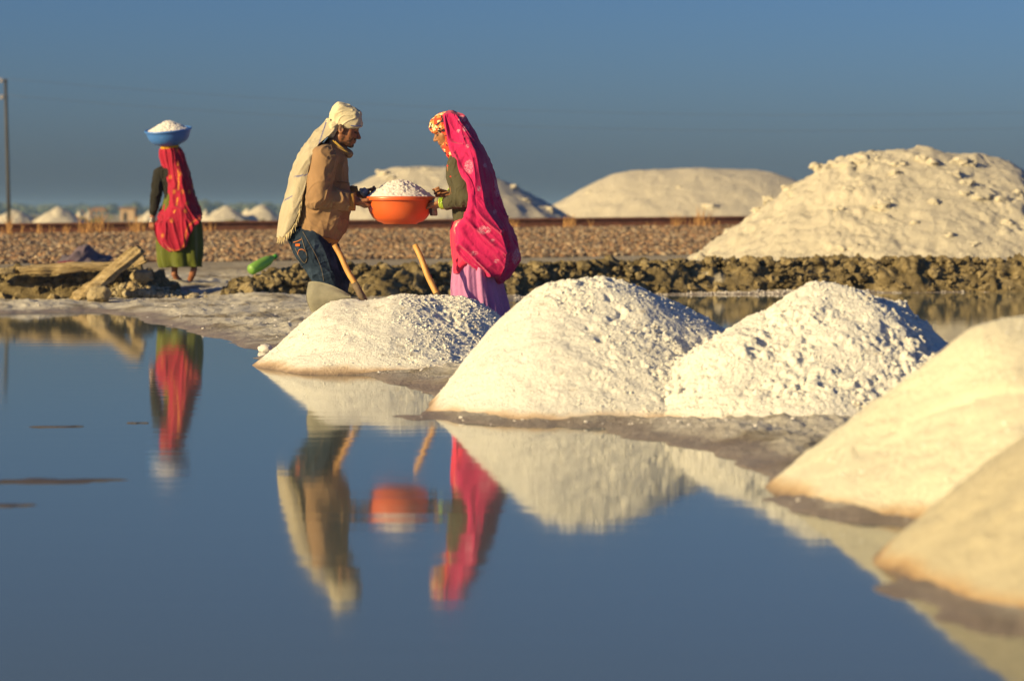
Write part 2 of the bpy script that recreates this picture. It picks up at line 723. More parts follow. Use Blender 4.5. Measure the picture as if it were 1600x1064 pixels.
def ground_z(x, y):
    sd = shore_dist(x, y)
    z = np.where(sd < 0, np.maximum(0.35 * sd, -0.16), 0.045 * (1 - np.exp(-np.maximum(sd, 0) / 0.25)))
    back = sstep(1.9, 4.2, sd) * sstep(20.5, 23, y)
    z = z + 0.165 * back
    near = sstep(40, 26, y)
    crust = (0.018 * fbm(x * 3.1, y * 2.0, 0, 21, 5) + 0.03 * np.maximum(noise(x * 1.3, y * 0.9, 0, 8), 0) ** 2 + 0.010 * np.maximum(fbm(x * 14, y * 9, 0, 9, 3), -0.1) + 0.012 * np.maximum(fbm(x * 26, y * 17, 0, 19, 2) - 0.15, 0))
    z = z + crust * near * sstep(0.0, 0.5, sd)
    z = z + 0.05 * sstep(30, 36, y) * sstep(0, 8, x)
    far = sstep(60, 140, y)
    z = z + far * (0.08 + 0.10 * fbm(x / 60, y / 60, 0, 31, 3))
    return z


def frange(a, b, n):
    return np.linspace(a, b, n, endpoint=False)


tans = np.concatenate([-np.geomspace(1.06, 0.27, 24), frange(-0.26, 0.26, 520), np.geomspace(0.26, 1.06, 24)])
rows = np.concatenate([frange(1.2, 4.6, 24), frange(4.6, 12, 170), frange(12, 30, 330), frange(30, 60, 90), np.geomspace(60, 1500, 50)])
gx = np.clip(rows[:, None] * tans[None, :], -1600, 1600)
gy = np.broadcast_to(rows[:, None], gx.shape)
gz = ground_z(gx, gy)
gv = np.stack([gx, gy, gz], -1).reshape(-1, 3)


def ground_material():
    t = NT('salty_ground')
    zz = t.math('ADD', t.z(), t.math('MULTIPLY', t.math('SUBTRACT', t.noise(3.0, 5), 0.5), 0.05))
    mud = t.ramp(t.noise(5, 6, 0.65), [(0.3, (0.15, 0.12, 0.085)), (0.7, (0.34, 0.29, 0.22))])
    salt = t.ramp(t.noise(11, 6, 0.6), [(0.3, (0.42, 0.385, 0.335)), (0.7, (0.72, 0.675, 0.60))])
    n1 = t.noise(1.6, 6, 0.62, t.stretch(1.0, 0.7, 1.0))
    c = t.mix(t.step(n1, 0.36, 0.52), mud, salt)
    sp = t.n('ShaderNodeSeparateXYZ')
    t.l(t.co, sp.inputs[0])
    c = t.mix(t.step(sp.outputs['Y'], 27, 31), c, t.ramp(t.noise(1.2, 6), [(0.35, (0.26, 0.21, 0.145)), (0.65, (0.38, 0.33, 0.26))]))
    c = t.mix(t.step(sp.outputs['Y'], 60, 90), c, t.ramp(t.noise(0.05, 6), [(0.35, (0.30, 0.26, 0.17)), (0.65, (0.40, 0.35, 0.25))]))
    sh = t.math('ADD', t.attr('shore', False), t.math('MULTIPLY', t.math('SUBTRACT', t.noise(4.5, 5, 0.65, t.stretch(1.0, 0.6, 1.0)), 0.5), 0.55))
    wet = t.step(sh, 0.06, 0.36, 1.0, 0.0)
    c = t.mix(t.math('MULTIPLY', wet, 0.88), c, (0.225, 0.18, 0.158))
    t.color(c)
    t.rough(t.mix(wet, (0.9,) * 3, (0.45,) * 3))
    t.b.inputs['Specular IOR Level'].default_value = 0.3
    t.bump(t.math('ADD', t.noise(28, 6, 0.7), t.math('MULTIPLY', t.noise(110, 3), 0.3)), 0.025)
    return t.m


ground = link('ground', make_mesh('ground', gv, grid_faces(*gx.shape)[:, ::-1], True, {'shore': np.clip(shore_dist(gx, gy), -2, 2).reshape(-1)}), ground_material())
tag(ground, kind='structure')

# ------------------------------------------------------------------ brine


def water_material():
    t = NT('brine')
    t.color((0.092, 0.116, 0.105))
    t.rough(0.048)
    t.b.inputs['IOR'].default_value = 1.46
    a = t.noise(3.0, 3, 0.5, t.stretch(0.35, 2.2, 1.0))
    b = t.noise(16.0, 3, 0.5, t.stretch(0.3, 1.6, 1.0))
    t.bump(t.math('ADD', a, t.math('MULTIPLY', b, 0.10)), 0.0006, 1.0)
    return t.m


wv = np.array([(-400, -300, 0), (400, -300, 0), (400, 60, 0), (-400, 60, 0)], float)
water = link('water', make_mesh('water', wv, np.array([[0, 1, 2, 3]]), False), water_material())
tag(water, kind='structure')

# thin bars of silt that just break the surface of the brine
M_SILT = plain('silt', (0.085, 0.07, 0.066), 0.6, 0.2, 12)
for px, py, wpx, asp in [(90, 667, 75, 0.07), (213, 661, 32, 0.10), (60, 752, 240, 0.055), (-10, 790, 130, 0.06)]:
    cx_, cy_ = w0((px, py))
    L = wpx / F * cy_ / 2
    n = 72
    th = np.linspace(0, 2 * np.pi, n, endpoint=False)
    rr = 1 + 0.35 * fbm(np.cos(th) * 2.2 + px, np.sin(th) * 2.2, 0, 5, 3)
    ringv = np.stack([cx_ + L * np.cos(th) * rr, cy_ + L * 0.26 * np.sin(th) * rr + 0.25 * L * np.cos(th) * 0.3, np.full(n, -0.004)], 1)
    topv = np.stack([cx_ + 0.8 * L * np.cos(th) * rr, cy_ + 0.8 * L * 0.26 * np.sin(th) * rr + 0.25 * L * 0.8 * np.cos(th) * 0.3, 0.002 + 0.003 * np.abs(noise(th * 3, px, 0, 6))], 1)
    v = np.concatenate([ringv, topv, [topv.mean(0)]])
    j = np.arange(n)
    f4 = np.stack([j, (j + 1) % n, n + (j + 1) % n, n + j], 1)
    f3 = np.stack([n + j, n + (j + 1) % n, np.full(n, 2 * n)], 1)
    o = link('silt_bar', make_mesh('silt_bar', v, [f4, f3]), M_SILT)
    tag(o, kind='structure')

# ------------------------------------------------------------------ salt heaps


HEAP_K = {}


def heap_surface(x, y, cones, k=None):
    """smooth union of cones: (cx, cy, h, s_left, s_right, s_front, s_back, r)"""
    k = HEAP_K.get(id(cones), 0.05) if k is None else k
    tot = 0
    for cx_, cy_, h, sl_, sr, sf, sb, r in cones:
        dx, dy = x - cx_, y - cy_
        sx = np.where(dx < 0, sl_, sr)
        sy = np.where(dy < 0, sf, sb)
        d = np.sqrt((sx * dx) ** 2 + (sy * dy) ** 2 + r * r) - r
        tot = tot + np.exp((h - d) / k)
    return k * np.log(tot + 1e-30)


def build_heap(name, cones, box, res, mat, crumb, amp=0.012, lump=16.0, seed=0, big=0.02, base=-0.05, trench=None, top=None, sparse=False):
    x = np.arange(box[0], box[1], res)
    y = np.arange(box[2], box[3], res)
    X, Y = np.meshgrid(x, y, indexing='ij')
    Xd = X + 0.05 * noise(X * 2.3, Y * 2.3, 0, seed + 5)
    Yd = Y + 0.05 * noise(X * 2.3, Y * 2.3, 7, seed + 6)
    Z = heap_surface(Xd, Yd, cones)
    if top is not None:
        kk = 0.08
        hh = np.maximum(kk - np.abs(Z - top), 0) / kk
        Z = np.minimum(Z, top) - hh * hh * kk * 0.25
    m = crumb(X, Y, Z)
    c1, id1 = cells(X * lump * 1.6, Y * lump * 1.6, Z * lump * 1.6, seed)
    c2, id2 = cells(X * lump * 3.4, Y * lump * 3.4, Z * lump * 3.4, seed + 40)
    clump = sstep(-0.35, 0.45, fbm(X * lump * 0.33, Y * lump * 0.33, Z * lump * 0.33, seed + 17, 3))
    if sparse:
        rough_ = amp * m * (2.2 * np.maximum(0.62 - c1, 0) * (id1 > 0.72) * id1 + 0.9 * (0.5 - c2) * (0.2 + id2) + 0.8 * fbm(X * lump, Y * lump, Z * lump, seed + 8, 4))
    else:
        rough_ = amp * m * (1.5 * (0.5 - c1) * (0.2 + 1.2 * id1) * (0.25 + clump) + 1.0 * (0.5 - c2) * (0.3 + id2) + 1.2 * fbm(X * lump * 0.9, Y * lump * 1.1, Z * lump * 1.1, seed + 8, 4) * clump)
    gentle = 0.004 * fbm(X * 16, Y * 16, Z * 16, seed + 9, 4) + big * fbm(X * 2.2, Y * 2.2, Z * 2.2, seed + 2, 4)
    pits = -0.020 * np.clip(0.1 + 1.2 * m, 0, 1) * sstep(0.42, 0.66, noise(X * 19, Y * 19, Z * 19, seed + 3)) * sstep(0.1, 0.5, noise(X * 2.5, Y * 2.5, Z * 2.5, seed + 4))
    toe = sstep(0.0, 0.12, Z)
    Z = Z + (rough_ + pits) * toe + gentle * (0.25 + 0.75 * toe)
    if trench is not None:
        Z = Z + trench(X, Y)
    # push grains sideways too so that they are not only vertical spikes
    gx_, gy_ = np.gradient(Z, res)
    v = np.stack([X - 0.3 * rough_ * toe * np.clip(gx_, -1, 1), Y - 0.3 * rough_ * toe * np.clip(gy_, -1, 1), Z], -1).reshape(-1, 3)
    f = grid_faces(*X.shape)[:, ::-1]
    keep = (v[f][:, :, 2] > base).any(1)
    f = f[keep]
    used = np.unique(f)
    mp = np.full(len(v), -1)
    mp[used] = np.arange(len(used))
    return make_mesh(name, v[used], mp[f][:, ::-1])


def pk(px, py, d):
    q = P(px, py, d)
    return q[0], q[1], q[2]


FORE = 'salt heaps drying along the muddy spit'
# the workers' heap: a long ridge
a1, a2, a3 = pk(540, 469, 15.15), pk(625, 458, 15.15), pk(700, 459, 15.3)
ca = [(*a1, 0.95, 0.6, 0.42, 0.7, 0.10), (*a2, 0.7, 0.6, 0.47, 0.7, 0.12), (*a3, 0.5, 0.80, 0.62, 0.7, 0.12)]
me = build_heap('salt_heap', ca, (-2.1, 0.6, 13.6, 16.6), 0.006, M_SALT,
                lambda X, Y, Z: 0.25 + 0.75 * sstep(-0.75, -0.45, X + 0.15 * noise(X * 2, Y * 2, 0, 77)), 0.010, 20, 11, 0.022)
heap_a = tag(link('salt_heap', me, M_SALT), 'low white salt ridge in front of the man, with wooden hoe handles stuck in it', 'salt heap', FORE)

b1, b2 = pk(872, 444, 11.95), pk(935, 444, 12.05)
cb = [(*b1, 1.02, 0.5, 0.55, 0.8, 0.10), (*b2, 0.9, 0.56, 0.56, 0.8, 0.11)]
me = build_heap('salt_heap', cb, (-0.75, 1.75, 10.6, 13.2), 0.006, M_SALT,
                lambda X, Y, Z: np.clip(0.22 + 0.8 * sstep(0.25, 0.75, X + 0.2 * noise(X * 2, Y * 2, 3, 78)) + 0.6 * sstep(0.42, 0.6, Z), 0, 1), 0.0105, 22, 23, 0.024)
heap_b = tag(link('salt_heap', me, M_SALT), 'tall white salt heap with broad rounded top, right of the lavender skirt', 'salt heap', FORE)

c1, c2 = pk(1290, 437, 11.4), pk(1375, 470, 11.55)
c0 = pk(1165, 522, 11.2)
cc = [(*c0, 0.85, 0.7, 0.62, 0.8, 0.06), (*c1, 0.66, 0.72, 0.70, 0.8, 0.05), (*c2, 0.9, 0.95, 0.95, 0.8, 0.07)]
me = build_heap('salt_heap', cc, (0.45, 2.6, 10.2, 12.7), 0.006, M_SALT,
                lambda X, Y, Z: 0.75 + 0.25 * noise(X * 2, Y * 2, 0, 79), 0.0165, 19, 37, 0.032)
heap_c = tag(link('salt_heap', me, M_SALT), 'coarse crumbly salt heap with a pointed top, between the rounded heap and the smooth one', 'salt heap', FORE)

d1, d2 = pk(1568, 500, 8.15), pk(1680, 485, 8.3)
cd = [(*d1, 0.84, 0.4, 0.57, 0.8, 0.07), (*d2, 0.8, 0.7, 0.57, 0.8, 0.10)]


def crease(X, Y):      # a shallow ledge raked across the near face
    yy = 7.88 - 0.66 * (X - 1.27) + 0.02 * noise(X * 5, Y * 5, 0, 41)
    w = sstep(1.22, 1.32, X) * sstep(2.1, 1.8, X)
    return (-0.045 * np.exp(-((Y - yy) / 0.03) ** 2) + 0.022 * sstep(yy, yy - 0.05, Y) * sstep(yy - .3, yy - 0.05, Y)) * w


me = build_heap('salt_heap', cd, (0.7, 3.1, 7.0, 9.5), 0.0075, M_SALT_PART_LIT, lambda X, Y, Z: 0.16 + 0 * X, 0.010, 18, 51, 0.016, trench=crease)
heap_d = tag(link('salt_heap', me, M_SALT_PART_LIT), 'smooth cream salt heap with a raked crease across its face, at the right edge', 'salt heap', FORE)

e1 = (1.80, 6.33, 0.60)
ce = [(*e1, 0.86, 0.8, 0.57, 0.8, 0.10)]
me = build_heap('salt_heap', ce, (0.7, 2.9, 5.0, 7.4), 0.0075, M_SALT_LESS_LIT, lambda X, Y, Z: 0.14 + 0 * X, 0.009, 18, 63, 0.014)
heap_e = tag(link('salt_heap', me, M_SALT_LESS_LIT), 'nearest out-of-focus salt heap filling the lower right corner', 'salt heap', FORE)

# loose crystals lying on the crumbly flanks
def strew(ob, n, weight, smin, smax, seed):
    me_ = ob.data
    co = np.empty(len(me_.vertices) * 3, np.float32)
    me_.vertices.foreach_get('co', co)
    co = co.reshape(-1, 3)
    co = co[co[:, 2] > 0.04]
    rg = np.random.default_rng(seed)
    w = weight(co) * (0.15 + sstep(-0.2, 0.5, fbm(co[:, 0] * 6, co[:, 1] * 6, co[:, 2] * 6, seed, 3))) * (co[:, 1] < np.quantile(co[:, 1], .72))
    return co[rg.choice(len(co), n, p=w / w.sum())], smin + (smax - smin) * rg.random(n) ** 4


ps_, ss_ = zip(strew(heap_a, 5200, lambda c: .12 + sstep(-.85, -.4, c[:, 0]), .002, .0105, 1),
               strew(heap_b, 4800, lambda c: .10 + sstep(.2, .8, c[:, 0]) + .7 * sstep(.4, .55, c[:, 2]), .002, .0095, 2),
               strew(heap_c, 4200, lambda c: 1 + 0 * c[:, 0], .002, .0095, 3),
               strew(heap_d, 700, lambda c: 1 + 0 * c[:, 0], .002, .008, 4))
v, f, _ = scatter_stones(np.concatenate(ps_), np.concatenate(ss_), 0, 0.3, 0.85)
tag(link('salt_crystals', make_mesh('salt_crystals', v, f, False), M_SALT), kind='stuff')

# crumbs of salt along the toes of the heaps and on the shore
pos, siz = [], []
for c_, n_, rx, ry in [((-0.75, 14.7), 260, 0.95, 0.75), ((0.35, 11.6), 240, 1.05, 1.0), ((1.5, 11.0), 260, 0.9, 0.9), ((1.75, 7.9), 120, 0.95, 0.7)]:
    th = RNG.random(n_) * 2 * np.pi
    r_ = 0.85 + 0.35 * RNG.random(n_)
    x_, y_ = c_[0] + rx * r_ * np.cos(th), c_[1] + ry * r_ * np.sin(th)
    pos.append(np.stack([x_, y_, np.zeros(n_)], 1))
    siz.append(0.003 + 0.007 * RNG.random(n_) ** 3)
n_ = 260
x_, y_ = -4.6 + 4.2 * RNG.random(n_), 16.5 + 8 * RNG.random(n_)
pos.append(np.stack([x_, y_, np.zeros(n_)], 1))
siz.append(0.004 + 0.014 * RNG.random(n_) ** 4)
n_ = 3600
x_ = RNG.uniform(0.0, 9.0, n_)
pos.append(np.stack([x_, lerp_line(x_, [(0, 26.55), (2.3, 27.75), (6.2, 28.45), (14, 29.1)]) + RNG.normal(size=n_) * .16, np.zeros(n_)], 1))
siz.append(0.004 + 0.012 * RNG.random(n_) ** 3)
pos, siz = np.concatenate(pos), np.concatenate(siz)
pos[:, 2] = ground_z(pos[:, 0], pos[:, 1])
ok = pos[:, 2] > 0.003
pos, siz = pos[ok], siz[ok]
v, f, _ = scatter_stones(pos + [0, 0, 0.001], siz, 0, 0.3, 0.6)
tag(link('salt_crumbs', make_mesh('salt_crumbs', v, f, False), M_SALT_LOAD), kind='stuff')
lump_me = None
for px, py, s_ in [(414, 545, 0.036), (411, 566, 0.018)]:
    cx_, cy_ = w0((px, py + 4))
    v, f, _ = scatter_stones(np.array([[cx_, cy_, 0.5 * s_]]), [s_], 2, 0.16, 0.7)
    tag(link('salt_lump', make_mesh('salt_lump', v, f), M_SALT_LOAD),
        'fist-sized white salt lump lying off the left tip of the low ridge' if s_ > 0.03 else 'small flat salt lump in the shallows below the fist-sized one', 'salt lump', 'loose salt lumps')

# ------------------------------------------------------------------ mud banks along the pans
def bank_y(x):
    return lerp_line(x, [(-14, 24.3), (-5.3, 24.7), (-3.3, 24.9), (-2.6, 25.2), (-1.36, 25.6), (0.0, 26.6), (2.3, 27.9), (6.2, 28.6), (14, 29.2)])


def bank_h(x):      # height of the crest above the brine
    return lerp_line(x, [(-14, 0.33), (-5.4, 0.32), (-4.4, 0.33), (-3.95, 0.28), (-3.6, 0.17), (-3.45, 0.10), (-3.15, 0.10), (-2.9, 0.20), (-2.6, 0.31), (-2.2, 0.35), (-0.6, 0.34), (0.6, 0.34), (2.4, 0.365), (6, 0.37), (14, 0.37)])


def build_bank(x0, x1, seed):
    nx, nu = int((x1 - x0) / 0.022), 74
    x = np.linspace(x0, x1, nx)[:, None]
    u = np.linspace(0, 1, nu)[None, :]
    W = 1.35
    hc = bank_h(x) * (1 + 0.12 * noise(x * 1.1, 0, 0, seed) + 0.12 * noise(x * 3.3, 0, 0, seed + 1))
    end = sstep(0, 0.35, x - x0) * sstep(0, 0.35, x1 - x)
    prof = sstep(-0.02, 0.36, u) * (1 - 0.9 * sstep(0.5, 1.0, u))
    X = x + 0 * u
    Y = bank_y(x) + W * u + 0.10 * noise(x * 1.5, 0, 0, seed + 2)
    g0 = ground_z(X, Y) - 0.04
    Z = g0 + np.maximum(hc - g0, 0) * prof * end
    v = np.stack([X, Y, Z], -1).reshape(-1, 3)
    f = grid_faces(nx, nu)[:, ::-1]
    n = vnormals(v, f)
    n *= np.sign(n[:, 2:3] + 1e-9)
    wv = v + 0.11 * np.stack([noise(v[:, 0] * 5, v[:, 1] * 5, v[:, 2] * 5, seed + k_) for k_ in (50, 51, 52)], 1)
    c1, i1 = cells(wv[:, 0] * 5.0, wv[:, 1] * 5.0, wv[:, 2] * 6.5, seed)
    c2, i2 = cells(wv[:, 0] * 12, wv[:, 1] * 12, wv[:, 2] * 14, seed + 9)
    c3, i3 = cells(v[:, 0] * 27, v[:, 1] * 27, v[:, 2] * 27, seed + 19)
    amp = np.broadcast_to((prof * end), X.shape).reshape(-1)
    d = amp * (0.11 * (0.5 - c1) * (0.1 + 1.5 * i1) + 0.085 * (0.5 - c2) * (0.1 + 1.5 * i2) + 0.035 * (0.5 - c3) * (.2 + i3) + 0.05 * fbm(v[:, 0] * 6, v[:, 1] * 6, v[:, 2] * 8, seed, 5))
    return make_mesh('mud_bank', v + n * d[:, None], f[:, ::-1])


BANKS = []
for x0, x1, sd_ in [(-14, -3.38, 3), (-3.12, 14, 5)]:
    BANKS.append(tag(link('mud_bank', build_bank(x0, x1, sd_), M_MUD), kind='structure'))

n_ = 2600
xc = RNG.uniform(-8.0, 8.5, n_)
uc = RNG.beta(1.3, 2.2, n_)
yc = bank_y(xc) + 0.9 * uc + 0.05
g0 = ground_z(xc, yc)
zc = g0 + np.maximum(bank_h(xc) - g0, 0) * sstep(-0.05, 0.5, uc)
sc_ = 0.010 + 0.065 * RNG.random(n_) ** 3.2
ok = (bank_h(xc) > 0.13)
tone = RNG.random((n_, 1))
cc_ = np.array([[0.11, 0.085, 0.045]]) * (1 - tone) + np.array([[0.33, 0.265, 0.155]]) * tone
px_ = xc / yc * F
big_ = ok & (np.abs(px_) < 830)
order = np.argsort(-(sc_ * big_))[:170]


def single(name, pos_, size_, rgb, mat, parent, sub, rough, flat):
    v_, f_, a_ = scatter_stones(np.zeros((1, 3)), [size_], sub, rough, flat, np.array([rgb]))
    o_ = link(name, make_mesh(name, v_, f_, False, {'tint': a_}), mat, parent)
    o_.location = pos_
    return o_


for i in order:
    single('clod', (xc[i], yc[i], zc[i]), sc_[i], cc_[i], M_CLOD, BANKS[0] if xc[i] < -3.25 else BANKS[1], 1, .34, .8)
ok[order] = False
v, f, at = scatter_stones(np.stack([xc, yc, zc], 1)[ok], sc_[ok], 1, 0.34, 0.8, cc_[ok])
tag(link('mud_clods', make_mesh('mud_clods', v, f, False, {'tint': at}), M_CLOD), kind='stuff')
# the pale crumbly spill at the end of the left bank
n_ = 900
q = RNG.normal(size=(n_, 2))
xc = -3.85 + 0.20 * q[:, 0]
yc = 24.85 + 0.25 * np.abs(q[:, 1])
zc = ground_z(xc, yc) + np.maximum(0.14 * np.exp(-((xc + 3.95) / 0.33) ** 2), 0.0) * sstep(24.6, 25.2, yc)
tone = RNG.random((n_, 1))
cc_ = np.array([[0.30, 0.25, 0.16]]) * (1 - tone) + np.array([[0.52, 0.45, 0.33]]) * tone
v, f, at = scatter_stones(np.stack([xc, yc, zc], 1), 0.012 + 0.04 * RNG.random(n_) ** 2, 1, 0.2, 0.85, cc_)
tag(link('mud_clods', make_mesh('mud_clods', v, f, False, {'tint': at}), M_CLOD), kind='stuff')

# ------------------------------------------------------------------ railway embankment, ballast, track
RH = 0.165                                     # rail height


def emb_z(x, y):
    g = ground_z(x, y)
    t = (y - foot_y(x)) / (rail_y(x) - 0.7 - foot_y(x))
    top = rail_z(x) - RH - 0.045
    up = np.where(t < 1, g + (top - g) * np.clip(t, 0, 1), top)
    dn = top - (top - 0.22) * sstep(2.8, 6.5, y - rail_y(x))
    return np.minimum(up, dn)


ex = np.linspace(-34, 34, 420)[:, None]
ev = np.linspace(-0.02, 1, 90)[None, :]
ey = foot_y(ex) + (rail_y(ex) + 7.5 - foot_y(ex)) * ev
ex2 = ex + 0 * ev
ez = emb_z(ex2, ey) + 0.012 * fbm(ex2 * 3, ey * 3, 0, 61, 3) - 0.004
M_BAL = plain('ballast_bed', (0.27, 0.19, 0.14), 0.95, 0.4, 16, 0.03, 0.1)
emb = link('railway_embankment', make_mesh('railway_embankment', np.stack([ex2, ey, ez], -1).reshape(-1, 3), grid_faces(420, 90)), M_BAL)
tag(emb, kind='structure')

n_ = 26000
xc = RNG.uniform(-11.5, 9.0, n_)
tc = RNG.random(n_) ** 0.9
yc = foot_y(xc) - 0.15 + (rail_y(xc) + 0.35 - foot_y(xc)) * tc
pal = np.array([(0.42, 0.30, 0.21), (0.50, 0.37, 0.27), (0.33, 0.23, 0.17), (0.36, 0.31, 0.28), (0.46, 0.29, 0.19), (0.24, 0.19, 0.165), (0.55, 0.46, 0.37)])
cc_ = pal[RNG.integers(0, len(pal), n_)] * RNG.uniform(0.42, 0.88, (n_, 1)) * [1.04, .97, .86]
edge = np.abs(yc - rail_y(xc)) < 0.14
siz = RNG.uniform(0.026, 0.058, n_) * np.where(edge, 0.5, 1)
order = np.argsort(-(siz / yc * (np.abs(xc / yc * F) < 820)))[:200]
zc = emb_z(xc, yc) + 0.012
for i in order:
    single('stone', (xc[i], yc[i], zc[i]), siz[i], cc_[i], M_STONE, emb, 0, .25, .8)
ok = np.ones(n_, bool)
ok[order] = False
xc, yc, siz, cc_ = xc[ok], yc[ok], siz[ok], cc_[ok]
v, f, at = scatter_stones(np.stack([xc, yc, emb_z(xc, yc) + 0.012], 1), siz, 0, 0.25, 0.8, cc_)
tag(link('ballast_stones', make_mesh('ballast_stones', v, f, False, {'tint': at}), M_STONE), kind='stuff')

M_RUST = plain('rusty_rail_steel', (0.15, 0.062, 0.04), 0.8, 0.35, 9, 0.004, 0.3)
M_SLEEP = plain('sleeper_concrete', (0.24, 0.20, 0.17), 0.9, 0.2, 12, 0.01, 0.2)
tr = empty('railway_track', (0, float(rail_y(0)), float(rail_z(0)) - RH))
tag(tr, 'rusty railway track running along the top of the stony embankment', 'railway track')
prof = [(-0.068, 0), (0.068, 0), (0.068, 0.011), (0.014, 0.028), (0.009, 0.05), (0.009, 0.118), (0.035, 0.130), (0.036, 0.158), (0.026, 0.165), (-0.026, 0.165), (-0.036, 0.158), (-0.035, 0.130), (-0.009, 0.118), (-0.009, 0.05), (-0.014, 0.028), (-0.068, 0.011)]
tdir = np.array([1, 0.37, 0.009]) / np.linalg.norm([1, 0.37, 0.009])
tnor = np.array([-tdir[1], tdir[0], 0]) / math.hypot(tdir[0], tdir[1])
for off in (0.0, 1.70):
    xs = np.linspace(-34, 34, 60)
    base = np.stack([xs, rail_y(xs), rail_z(xs) - RH], 1) + tnor * off
    rings = np.stack([base + tnor * a + np.array([0, 0, b]) for a, b in prof], 1)
    v, f = loft(rings)
    link('rail', make_mesh('rail', v, f, False), M_RUST, tr)
sl_v = []
b_ = Bag()
L_, W_, T_ = 1.38, 0.13, 0.10
for sx_ in (-1, 1):
    pass
rings = []
for u_ in np.linspace(-L_, L_, 9):
    w_ = W_ * (1 - 0.10 * (1 - abs(u_) / L_))
    rings.append([(-w_, u_, 0), (-w_ * 0.86, u_, T_), (w_ * 0.86, u_, T_), (w_, u_, 0)])
v, f = loft(np.array(rings))
sleeper_me = make_mesh('sleeper', v, f, False)
sleeper_me.materials.append(M_SLEEP)
for i, x_ in enumerate(np.arange(-13.9, 11, 0.68)):
    c_ = np.array([x_, rail_y(x_), rail_z(x_) - RH]) + tnor * 0.85
    o = link('sleeper', sleeper_me, None, tr)
    o.parent = tr
    o.matrix_parent_inverse = tr.matrix_basis.inverted()
    o.location = c_ - np.array([0, 0, T_ + 0.002])
    o.rotation_euler = (0, 0, math.atan2(tdir[1], tdir[0]))
# one sleeper end lies bare of stones on the slope
q = P(226, 372, float(rail_y(-6.3)) - 0.85)
b_ = Bag()
b_.add(v * [0.9, 0.2, 1.0], f)
o = link('sleeper', b_.mesh('sleeper', False), M_SLEEP, tr)
o.location = (q[0], q[1], q[2] - 0.03)
o.rotation_euler = (0, 0, math.atan2(tdir[1], tdir[0]) + 1.4)

# dry grass beside the rail
b_ = Bag()
for px, n_, hmax in [(8, 8, .30), (14, 9, .42), (38, 7, .34), (58, 6, .24), (78, 5, .2), (104, 8, .28), (130, 6, .42), (136, 6, .30), (148, 9, .52), (154, 8, .46), (178, 4, .22), (205, 6, .26), (214, 12, .42), (222, 8, .36),
                     (330, 8, .22), (322, 5, .18), (300, 5, .2), (800, 6, .34), (804, 5, .24), (884, 9, .36), (895, 8, .36), (925, 5, .2), (1056, 7, .36), (1062, 7, .34), (1085, 6, .38), (1097, 9, .46), (1100, 5, .5), (1120, 4, .24), (1020, 4, .2)]:
    for i in range(n_):
        x_ = (px - CX) / F * 44.0
        d_ = float(rail_y(x_)) - RNG.uniform(0.25, 0.8)
        p0 = P(px + RNG.normal() * 4.5, 300, d_)
        p0[2] = emb_z(np.array(p0[0]), np.array(p0[1])) - 0.01
        hh = hmax * RNG.uniform(0.45, 1.0)
        lean = RNG.normal(size=2) * 0.22 * hh
        t_ = np.linspace(0, 1, 5)[:, None]
        path = p0 + t_ * np.array([0, 0, hh]) + t_ ** 2 * np.array([lean[0], lean[1], 0])
        col = np.array([0.46, 0.25, 0.09]) * RNG.uniform(0.7, 1.3)
        b_.add(*tube(path, np.linspace(0.008, 0.003, 5), 4), col=col)
tt = NT('dry_grass')
tt.color(tt.attr('tint')).rough(0.9)
M_GRASS = tt.m
tag(link('dry_grass', b_.mesh('dry_grass'), M_GRASS), kind='stuff')

# ------------------------------------------------------------------ the great salt heaps
h1, h2, h3 = pk(1345, 240, 36.8), pk(1430, 232, 36.8), pk(1520, 243, 37.0)
h4 = pk(1640, 330, 36.6)
ch = [(*h1, 0.73, 0.6, 0.62, 0.7, 0.25), (*h2, 0.6, 0.6, 0.62, 0.7, 0.3), (*h3, 0.6, 0.62, 0.62, 0.7, 0.3), (*h4, 0.6, 0.6, 0.6, 0.6, 0.3)]
HEAP_K[id(ch)] = 0.14
me = build_heap('salt_heap', ch, (2.2, 11.5, 33.4, 41), 0.028, M_SALT_BIG, lambda X, Y, Z: 0.5 + 0.5 * sstep(-.2, 0.5, noise(X * .8, Y * .8, 0, 80)), 0.055, 3.0, 91, 0.035, base=0.12, top=h2[2] + 0.03, sparse=True)
heap_h = tag(link('salt_heap', me, M_SALT_BIG), 'great cream salt mountain with loose lumps on its crest, behind the mud bank', 'salt heap', 'great salt heaps beyond the pan')


def heap_lumps(parent, spots, d0, cones, mat, top=None):
    for px, py, s_ in spots:
        # walk along the view ray to the heap's surface
        ds = np.linspace(d0 - 5, d0 + 4, 400)
        pts = np.array([P(px, py, d) for d in ds])
        zz = heap_surface(pts[:, 0], pts[:, 1], cones)
        if top is not None:
            zz = np.minimum(zz, top)
        hit = np.argmax(zz > pts[:, 2] - 0.02) if (zz > pts[:, 2] - 0.02).any() else np.argmin(np.abs(zz - pts[:, 2]))
        v0, f0 = ICO[3]
        cc1, ci1 = cells(v0[:, 0] * 1.5 + px, v0[:, 1] * 1.5, v0[:, 2] * 1.5, 19)
        v = v0 * (0.75 + 0.5 * ci1[:, None] * (1 - cc1[:, None]) + 0.38 * noise(v0[:, 0] * 1.6 + px, v0[:, 1] * 1.6, v0[:, 2] * 1.6, 7)[:, None] + 0.10 * noise(v0[:, 0] * 5 + px, v0[:, 1] * 5, v0[:, 2] * 5, 8)[:, None])
        v = v * np.array([1.25, 1.0, 0.72]) * s_ * 0.9 + pts[hit] + np.array([0, 0, -0.3 * s_])
        link('salt_lump', make_mesh('salt_lump', v, f0), mat, parent)


